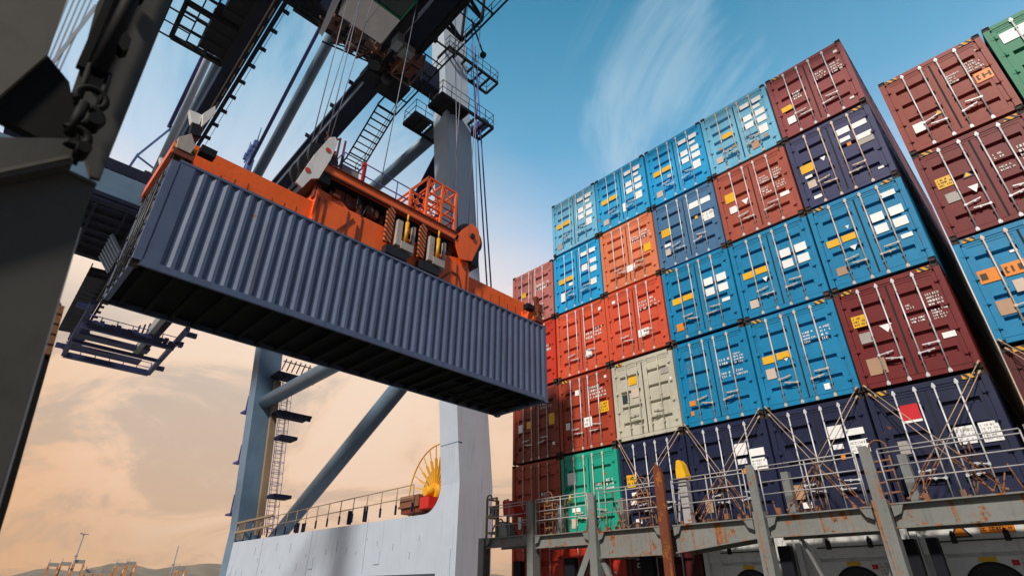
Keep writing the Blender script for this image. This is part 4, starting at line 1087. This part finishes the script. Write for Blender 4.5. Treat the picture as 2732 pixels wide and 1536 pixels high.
parts('ladder', m, M['rod_rust'], lb, 16)
m = MB()                               # clips, chains and clutter along the deck edge
for i in range(70):
    x = r.uniform(-13.2,.4); 
    if min(abs(x-p[0]) for p in POSTS) < .2: continue
    y = LY0+r.uniform(.1,.7); s_ = r.uniform(.03,.11)
    m.box(x,x+s_,y,y+s_,1.85,1.85+s_*r.uniform(.5,1.6))
    if i % 3 == 0: m.tube((x,y,1.86),(x+r.uniform(-.25,.25),y+.1,2.0+r.uniform(0,.5)),.016,5)
parts('lashing_gear', m, M['rod_rust'], lb)
m = MB()
for x in (-13.85,-13.0,-12.5,-12.2,-10.35,-9.2,-6.9,-4.4,-1.6):
    for i in range(3):
        xa = x+r.uniform(-.15,.15); y = LY0+r.uniform(.05,.4); xb = xa+r.uniform(-.3,.3)
        m.path([(xa,y,2.82+r.uniform(0,.12)),(xa+(xb-xa)*.3,y+.03,2.5),(xb,y+.05,2.15),(xb+r.uniform(-.1,.1),y,1.87)],.017,6)
parts('hanging_gear', m, M['steel_rust'], lb, 3)
m = MB()
for x in (-13.75,-13.0,-12.0): m.tube((x,LY0+.2,2.75),(x+.03,LY0+.2,3.0),.05,8,.03)
parts('lamp', m, M['reel_yellow'], lb)
# rusty crossed pillar and yellow topped stanchion (each bolted to the bridge, with a look of its own)
part('post', MB().prism([(-8.60,-1.6),(-8.35,-1.6),(-8.34,3.05),(-8.43,3.34),(-8.54,3.40),(-8.61,3.2)],'y',LY0-.2,LY0-.10).prism([(-8.60,-1.6),(-8.52,-1.6),(-8.52,3.3),(-8.60,3.2)],'y',LY0-.098,LY0+.12), M['rust_red'], lb, 'tall rust red pillar, open channel section')
yp = part('stanchion', MB().box(-8.02,-7.80,LY0+.1,LY0+.3,1.83,2.95).bar((-8.05,LY0+.2,2.95),(-8.2,LY0+.2,1.9),.05), M['rail_grey'], lb, 'grey stanchion with a rounded yellow top')
part('cap', MB().prism([(-8.05,2.952),(-7.77,2.952),(-7.77,3.05),(-7.84,3.34),(-7.92,3.46),(-8.0,3.44),(-8.05,3.2)],'y',LY0+.06,LY0+.34), M['sticker_yellow'], yp)
# gear at the left end of the bridge
m = MB()
for x in (-15.75,-15.25):
    for y in (LY0+.05,LY0+.6): m.bar((x,y,1.92),(x,y,3.25),.06)
for z in (2.1,2.6,2.65,3.22):
    m.bar((-15.75,LY0+.05,z),(-15.25,LY0+.05,z),.05); m.bar((-15.75,LY0+.05,z),(-15.75,LY0+.6,z),.05)
m.ring((-15.62,LY0+.04,3.22),'y',.13,.03,10,6,0,PI)
single('access_frame', m, M['rail_tan'], 'tan steel access frame standing at the left end of the lashing bridge', 'frame', org=(-15.5,LY0,1.92))
m = MB().prism([(-15.05,2.62),(-14.50,2.58),(-14.52,2.75),(-14.72,3.02),(-15.0,3.16),(-15.1,3.1)],'y',LY0+.2,LY0+.7)
single('equipment_cover', m, M['drive_red'], 'bright red equipment cover on the left end of the lashing bridge', 'cover', org=(-14.8,LY0+.4,2.56))
t = thing('winch_box', 'dark grey rounded winch box on the bridge deck below the red cover', 'winch', (-15.0,LY0+.3,1.92))
part('housing', MB().prism([(-15.35,1.925),(-14.75,1.925),(-14.8,2.22),(-14.92,2.42),(-15.15,2.44),(-15.3,2.2)],'y',LY0+.1,LY0+.5), M['box_grey'], t)
part('hose', MB().path([(-15.5,LY0+.05,1.98),(-15.42,LY0+.05,2.2),(-15.2,LY0+.05,2.46),(-15.0,LY0+.05,2.5),(-14.9,LY0+.05,2.4)],.025), M['rod_rust'], t)
t = thing('signal_lantern', 'small grey lantern on the tan access frame at the bridge end', 'lantern', (-15.45,LY0,2.66))
part('housing', MB().box(-15.56,-15.34,LY0+.0,LY0+.2,2.66,2.92).box(-15.60,-15.30,LY0-.02,LY0+.22,2.92,2.96), M['box_grey'], t)
part('lens', MB().box(-15.52,-15.38,LY0-.012,LY0-.002,2.72,2.88), M['plate_dark'], t)

# ------------------------------------------------------------------ crossed lashing rods: each a rod with its turnbuckle
def lash(xa, za, xb, zb, label, rust=False):
    y0, y1 = WY-.06, LY0+.25
    a = V((xa,y0,za)); b = V((xb,y1,zb)); d = b-a; k = a+d*.70
    t = thing('lashing_rod', label, 'lashing rod', b, 0, 'crossed lashing rods')
    part('rod', MB().tube(a, k, .0105, 8).tube(a-d.normalized()*.05, a+d.normalized()*.07, .026, 8), M['rod_tan'], t)
    e = d.normalized(); s_ = e.cross(V((0,1,0))).normalized()*.035
    m = MB().tube(k-e*.06, k+e*.08, .024, 8)
    for q in (s_*.7, -s_*.7): m.tube(k+q+e*.05, b-e*.22+q, .012, 6)
    m.tube(b-e*.24, b-e*.12, .024, 8).tube(b-e*.14, b, .016, 6).tube(b-e*.02+V((-.03,0,0)), b-e*.02+V((.03,0,0)), .03, 8)
    part('turnbuckle', m, M['rod_rust'], t)
NM = {2:'navy box with yellow sticker', 3:'navy box right of yellow capped stanchion', 4:'navy box with broad white plates', 5:'navy box with red flag sign'}
zt = WZ0+TIER
for c in (2,3,4,5):
    xl = WX0+PITCH*c+.10; xr = xl+PITCH-.20
    for kk, (dz, dx, w) in enumerate(((.10,0,'upper'),(-.12,.05,'lower'))):
        lash(xl+dx, zt+dz, xr-.30-.22*kk, 1.92, f'{w} rod slanting down right across {NM[c]}')
        lash(xr-dx, zt+dz, xl+.34+.22*kk, 1.92, f'{w} rod slanting down left across {NM[c]}')
xl = RX+.1
for kk, (dz, dx, w) in enumerate(((.10,0,'upper'),(-.12,.05,'lower'))):
    lash(xl+dx, RZT-TIER*3+.03+dz, xl+2.0-.22*kk, 1.92, f'{w} lashing rod in front of the dark maroon container at the right edge')

# ------------------------------------------------------------------ dark near bridge post at the left, with turnbuckle
NX = -2.0
nb = thing('lashing_post', 'big dark grey lashing bridge post close to the viewer at the left edge', 'post', (NX-.1,-.3,-1.6))
NG, ND = M['near_grey'], M['near_dark']
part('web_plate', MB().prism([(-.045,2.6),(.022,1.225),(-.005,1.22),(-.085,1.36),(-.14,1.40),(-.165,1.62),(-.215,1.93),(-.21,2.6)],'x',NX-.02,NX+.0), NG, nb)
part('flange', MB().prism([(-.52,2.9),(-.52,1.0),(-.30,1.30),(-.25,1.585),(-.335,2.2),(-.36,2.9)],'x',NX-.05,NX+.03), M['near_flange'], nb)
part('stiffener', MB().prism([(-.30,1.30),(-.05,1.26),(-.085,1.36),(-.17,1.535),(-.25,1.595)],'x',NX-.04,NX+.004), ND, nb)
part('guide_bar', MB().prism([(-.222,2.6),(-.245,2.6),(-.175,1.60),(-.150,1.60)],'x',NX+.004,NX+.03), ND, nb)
m = MB()
for i in range(7):
    d_ = .018*i
    m.bar((NX-.3,-.385+d_,2.35),(NX-.3,-.305+d_*.62,1.68+.02*i),.006,.010)
m.bar((NX-.3,-.245,2.2),(NX-.3,-.275,1.66),.012,.012)
parts('grille_bar', m, M['crane_white'], nb)
m = MB()
for (y,z) in ((-.45,1.25),(-.47,1.62),(-.44,2.0),(-.40,1.45)): m.disc((NX+.035,y,z),'x',.012,.014,8)
parts('bolt', m, ND, nb)
part('weld_seam', MB().bar((NX+.037,-.50,.76),(NX+.037,-.075,1.235),.010).bar((NX-.028,-.10,1.225),(NX-.028,.015,1.215),.010), M['near_flange'], nb)
part('gusset', MB().prism([(-.52,1.02),(-.52,.72),(-.06,1.22),(-.072,1.285),(-.10,1.30)],'x',NX-.02,NX+.035), M['near_grey'], nb)
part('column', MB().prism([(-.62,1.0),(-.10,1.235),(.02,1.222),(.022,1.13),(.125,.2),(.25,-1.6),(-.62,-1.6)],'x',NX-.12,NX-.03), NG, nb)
part('edge_strip', MB().prism([(.030,1.05),(.034,1.05),(.132,.2),(.25,-1.6),(.24,-1.6),(.128,.2)],'x',NX-.10,NX-.04), M['plate_white'], nb)
m = MB()
m.tube((NX+.06,-.150,2.35),(NX+.06,-.115,1.58),.026,14).tube((NX+.06,-.139,2.06),(NX+.06,-.137,1.99),.04,14)
m.prism([(-.10,1.80),(-.075,1.78),(-.068,1.73),(-.082,1.71),(-.115,1.74)],'x',NX+.03,NX+.08)
for q in (-.028,.028): m.tube((NX+.06,-.112+q,1.6),(NX+.06,-.092+q,1.42),.010,8)
m.torus((NX+.06,-.095,1.470),'x',.040,.012,32,12,-.9,3.9)
m.torus((NX+.06,-.080,1.395),'x',.034,.015,28,12,-1.8,1.8)
m.torus((NX+.06,-.085,1.300),'x',.034,.014,28,12,-2.0,2.6)
m.tube((NX+.06,-.105,1.44),(NX+.06,-.10,1.30),.016,10)
m.tube((NX+.03,-.062,1.375),(NX+.10,-.058,1.375),.022,10).tube((NX+.03,-.055,1.255),(NX+.10,-.050,1.255),.020,10)
tb = single('turnbuckle', m, ND, 'dark turnbuckle with a ring hanging on the near post at the left edge', 'turnbuckle', org=(NX+.06,-.1,1.25))
# the second post of the near bridge a little farther off
fp = thing('lashing_gear_rack', 'dark rusty rack of lashing gear seen past the near left post', 'rack', (-3.3,.14,-1.6))
m = MB().prism([(.10,1.24),(.128,1.20),(.23,.35),(.42,-1.6),(.32,-1.6),(.13,.45)],'x',-3.32,-3.2); part('frame', m, ND, fp)
m = MB()
for i in range(5): z = 1.17-i*.05; y = .128+(1.17-z)*.115; m.box(-3.22,-3.17,y-.026,y-.002,z,z+.04)
parts('clip', m, M['rod_rust'], fp)

# ------------------------------------------------------------------ ship, quay, water, ground, hills
structure('ship_deck', MB().box(-16.6,32,-40,60,-2.2,-1.62), M['deck_red'])
m = MB().box(-16.4,-15.9,-40,60,-1.615,-1.0); m2 = single('hull', MB().prism([(-16.6,-2.2),(32,-2.2),(32,-16),(-15.6,-16),(-16.6,-12)],'y',-60,80), M['hull'], 'dark blue ship hull side below the container deck', 'ship hull')
for i in range(9):
    x = WX0+PITCH*i+(.0 if i < 6 else .32)
    for k in range(2):
        pass
structure('hatch_cover', MB().box(-15.8,20,14.0+1.3,27.9,-1.615,-1.06), M['deck_red'])
structure('quay', MB().box(-3100,-18.4,-1500,3000,QZ-3,QZ), M['concrete'])
structure('water', MB().box(-18.4,190,-1500,3000,-16.2,-15.0), M['water'])
m = MB()
PR = [(-1600,60),(-900,95),(-420,60),(-100,45),(120,52),(260,74),(350,100),(440,94),(490,106),(545,124),(610,122),(690,108),(760,124),(880,137),(1050,125),(1250,150),(1500,140),(1900,160),(2400,150),(3000,110)]
n = len(PR)
def pz(y):
    for (a, za), (b, zb) in zip(PR, PR[1:]):
        if a <= y <= b:
            t = (y-a)/(b-a); t = t*t*(3-2*t); return za+(zb-za)*t
    return 100
rr = random.Random(3); ys = [-1500+i*30 for i in range(150)]; k0 = len(m.v)
for y in ys:
    z = pz(y)+rr.uniform(-1.2,1.2)
    m.v += [(-2200,y,QZ-1),(-2420,y,QZ+z*.62),(-2600,y,QZ+z),(-3000,y,QZ-1)]
for i in range(len(ys)-1):
    for j in range(3): a = 4*i+j; m.face((a,a+4,a+5,a+1), True)
structure('hills', m, M['hill'])
# distant yard: gantries, masts
YO = M['yard_orange']
def yard_crane(x, y, w, h, label, rz=0):
    t = thing('yard_crane', label, 'crane', (x,y,QZ), rz, 'orange yard cranes far off')
    loc = lambda mb, nm, mt: (lambda me: link(nm, me, mt, t))(mb.mesh(nm))
    for sx in (-1,1):
        for sy in (-1,1): loc(MB().bar((sx*w/2,sy*3.4,0),(sx*w/2*.96,sy*3,h-3),1.1), 'leg', YO)
        loc(MB().box(sx*w/2-.8,sx*w/2+.8,-6,6,.8,2.4), 'sill_beam', YO)
    for sy in (-1,1): loc(MB().box(-w/2-2,w/2+2,sy*3-.5,sy*3+.5,h-2.6,h-1.2), 'girder', YO)
    loc(MB().box(-w*.1-2,-w*.1+3,-3.6,3.6,h-.9,h+1.6), 'trolley', M['box_grey']); loc(MB().box(w*.1,w*.1+2,2.4,4.2,h-6,h-3.1), 'driver_cab', M['cab_beige'])
    for sx in (-1,1): loc(MB().tube((sx*w*.4,-3,h-1),(sx*w*.4,-3,h+4),.15,6).box(sx*w*.4-.1,sx*w*.4+1.2,-3.1,-2.9,h+3.8,h+4.1), 'lamp_post', M['mast'])
for y, zt, w, lab in ((85.9,24.1,26,'leftmost orange yard crane on the skyline'),(93.7,25,26,'orange yard crane just left of the tallest lattice mast'),(102.3,27,30,'tallest orange yard crane, at the foot of the tallest lattice mast'),
        (111.3,20.3,18,'low orange yard crane right of the tallest lattice mast'),(122.8,20.4,18,'low orange yard crane midway between the two taller groups'),
        (131.6,26.1,24,'slim orange yard crane, left one of the right hand pair'),(139.1,27.3,30,'orange yard crane, right one of the right hand pair'),(179,24.6,20,'orange yard crane at the thin mast by the pale portal')):
    yard_crane(-600,y,w,zt-QZ-1.6,lab,-.16)
def mast(x, y, h, head, label, nm='light_mast'):
    t = thing(nm, label, 'mast', (x,y,QZ), 0, 'tall masts far off')
    m = MB()
    for a, b in ((0,-.5),(0,.5),(.8,0)): m.tube((a,b,0),(a*.4,b*.4,h),.3,5)
    z = 0
    while z < h-2:
        f = 1-.6*z/h; m.tube((0,-.5*f,z),(.8*f,0,z+1.5),.08,4); m.tube((.8*f,0,z+1.5),(0,.5*f,z+3),.08,4); z += 3
    link('pole', m.mesh('pole'), M['mast'], t)
    m = MB()
    if head: m.box(-.8,.8,-2.3,3.2,h,h+.5); m.box(-.5,.5,-2.8,-1.2,h+.4,h+1.1)
    m.box(-.5,.5,-1.3,1.0,h*.72,h*.72+.9); m.tube((0,0,h),(0,0,h+2),.08,5)
    link('lamp_head', m.mesh('lamp_head'), M['mast'], t)
mast(-600,98.6,58.5,True,'tallest lattice mast with a flat lamp head on the left skyline')
mast(-600,172,54,False,'thin lattice mast on the skyline between the orange cranes and the pale portal')
# neighbour crane behind the container wall's left edge
t = thing('quayside_crane', 'far off pale blue crane showing between the white leg and the container wall', 'crane', (-60,78,QZ))
part('mast', MB().box(-60.9,-59.3,77.6,79.6,QZ,19).box(-60.6,-59.4,77.4,79.6,19,23), M['tube_blue'], t)
part('platform', MB().box(-63.6,-59,77,79,14.5,15.3).box(-63.4,-62.4,77,78.8,15.3,16.3).box(-59.4,-58.6,77,79,17.2,17.9), M['indigo'], t)

# ------------------------------------------------------------------ air
hz = MB().box(-3300, 200, -1600, 3200, QZ-4.5, 240)
me = hz.mesh('haze'); hm = bpy.data.materials.new('haze'); hm.use_nodes = True
hn = hm.node_tree; hn.nodes.remove(hn.nodes['Principled BSDF'])
pv = hn.nodes.new('ShaderNodeVolumePrincipled'); pv.inputs['Color'].default_value = (1,.84,.66,1); pv.inputs['Density'].default_value = 1.5e-4; pv.inputs['Anisotropy'].default_value = .2
hn.links.new(pv.outputs[0], hn.nodes['Material Output'].inputs['Volume'])
me.materials.append(hm); ho = bpy.data.objects.new('haze', me); C.objects.link(ho); ho['kind'] = 'stuff'

# ------------------------------------------------------------------ sky
w = bpy.data.worlds.new('World'); S.world = w; w.use_nodes = True
t = NT(w.node_tree); bg = w.node_tree.nodes['Background']
SUN_AZ = (.34, -.94); SUN_EL = math.radians(40)
sky = t.node('ShaderNodeTexSky', sky_type='NISHITA'); sky.sun_disc = False
sky.sun_elevation = SUN_EL; sky.sun_rotation = math.atan2(SUN_AZ[0], SUN_AZ[1])
sky.air_density = 1.2; sky.dust_density = 1.5
tc = t.node('ShaderNodeTexCoord').outputs['Generated']
sp_ = t.node('ShaderNodeSeparateXYZ'); t.l.new(tc, sp_.inputs[0])
z = t.math('MAXIMUM', sp_.outputs[2], 0.0)
# sunset bands by height (sine of the elevation), bent a little by azimuth
# clouds: a sheet seen in perspective
den = t.math('ADD', z, .16)
cv = t.node('ShaderNodeCombineXYZ'); t.put(cv.inputs[0], t.math('DIVIDE', sp_.outputs[0], den)); t.put(cv.inputs[1], t.math('DIVIDE', sp_.outputs[1], den))
n1 = t.noise(t.mapv(cv.outputs[0], (.7,.95,1), (3.2,1.7,0)), 1.25, 9, .62, 1.1)
n2 = t.noise(t.mapv(cv.outputs[0], (1,1,1), (7,2,0)), .55, 4, .5, .3)
zz = t.math('ADD', z, t.math('MULTIPLY', t.math('SUBTRACT', n2, .5), .14))
zz = t.math('ADD', zz, t.math('MULTIPLY', sp_.outputs[0], .05))
base = t.ramp(zz, [(0.0,(.88,.44,.18)),(.12,(.92,.50,.25)),(.26,(.94,.62,.40)),(.37,(.98,.76,.60)),(.45,(.80,.80,.90)),(.55,(.36,.60,.88)),(.67,(.14,.43,.69)),(.82,(.045,.27,.47)),(1.0,(.02,.15,.28))])
lowc = t.mix(t.step(n1, .46, .57), base, t.ramp(zz, [(0,(.72,.40,.22)),(.13,(.64,.42,.28)),(.28,(.56,.46,.39)),(.37,(1.05,.86,.70)),(.47,(.92,.88,.88)),(.56,(.58,.73,.90)),(.70,(.34,.58,.77)),(1,(.11,.28,.42))]))
n3 = t.noise(t.mapv(cv.outputs[0], (1.0,.6,1), (1,9,0)), 2.2, 9, .64, .7)
wisp = t.math('MULTIPLY', t.step(n3, .50, .78), t.step(n2, .40, .62))
lowc = t.mix(t.math('MULTIPLY', wisp, .16), lowc, t.ramp(zz, [(0,(.80,.52,.33)),(.25,(.90,.70,.54)),(.42,(.98,.90,.84)),(.6,(.72,.80,.90)),(1,(.42,.60,.74))]))
gv = t.node('ShaderNodeVectorMath', operation='DOT_PRODUCT'); t.l.new(tc, gv.inputs[0]); gv.inputs[1].default_value = V((-.847,.42,.325)).normalized()
glow = t.math('MULTIPLY', t.step(gv.outputs['Value'], .86, 1.0), t.math('ADD', .35, t.math('MULTIPLY', t.step(n1, .62, .38), .65)))
lowc = t.mix(t.math('MULTIPLY', glow, .55), lowc, (1.08,.90,.76))
fac = t.math('ADD', t.math('MULTIPLY', sp_.outputs[0], -.707), t.math('MULTIPLY', sp_.outputs[1], .707))
lowc = t.mix(t.step(fac, .05, -.45), lowc, (.055,.095,.16))  # sky behind the view darkened to cut the ambient light
lowc = t.mix(t.step(sp_.outputs[2], .0, -.03), lowc, (.03,.03,.035))
col = t.mix(.95, t.mix(1., sky.outputs[0], (.05,.05,.05), 'MULTIPLY'), lowc)
t.put(bg.inputs[0], t.mix(1., col, (10,10,10), 'MULTIPLY')); bg.inputs[1].default_value = .1

# ------------------------------------------------------------------ sun, camera, view
sd = bpy.data.lights.new('sun', 'SUN'); so = bpy.data.objects.new('sun', sd); C.objects.link(so)
sd.energy = 4.4; sd.angle = math.radians(5); sd.color = (1, .93, .84)
d = V((SUN_AZ[0]*math.cos(SUN_EL), SUN_AZ[1]*math.cos(SUN_EL), math.sin(SUN_EL)))
so.rotation_euler = d.to_track_quat('Z', 'Y').to_euler()
cam = bpy.data.cameras.new('camera'); co = bpy.data.objects.new('camera', cam); C.objects.link(co)
yaw, pit, rol = -.7933, .5158, .0081
dv = V((math.sin(yaw)*math.cos(pit), math.cos(yaw)*math.cos(pit), math.sin(pit)))
r0 = V((math.cos(yaw), -math.sin(yaw), 0)); u0 = r0.cross(dv)
c_, s_ = math.cos(rol), math.sin(rol)
r2 = r0*c_+u0*s_; u2 = u0*c_-r0*s_
co.matrix_world = Matrix(((r2.x,u2.x,-dv.x,0),(r2.y,u2.y,-dv.y,0),(r2.z,u2.z,-dv.z,0),(0,0,0,1)))
cam.sensor_width = 36; cam.lens = 1473.54/2732*36; cam.clip_start = .05; cam.clip_end = 9000
cam.dof.use_dof = True; cam.dof.focus_distance = 18; cam.dof.aperture_fstop = 2.4
S.camera = co
S.view_settings.view_transform = 'Standard'; S.view_settings.look = 'None'; S.view_settings.exposure = 0; S.view_settings.gamma = 1
S.render.resolution_x = 1024; S.render.resolution_y = 575
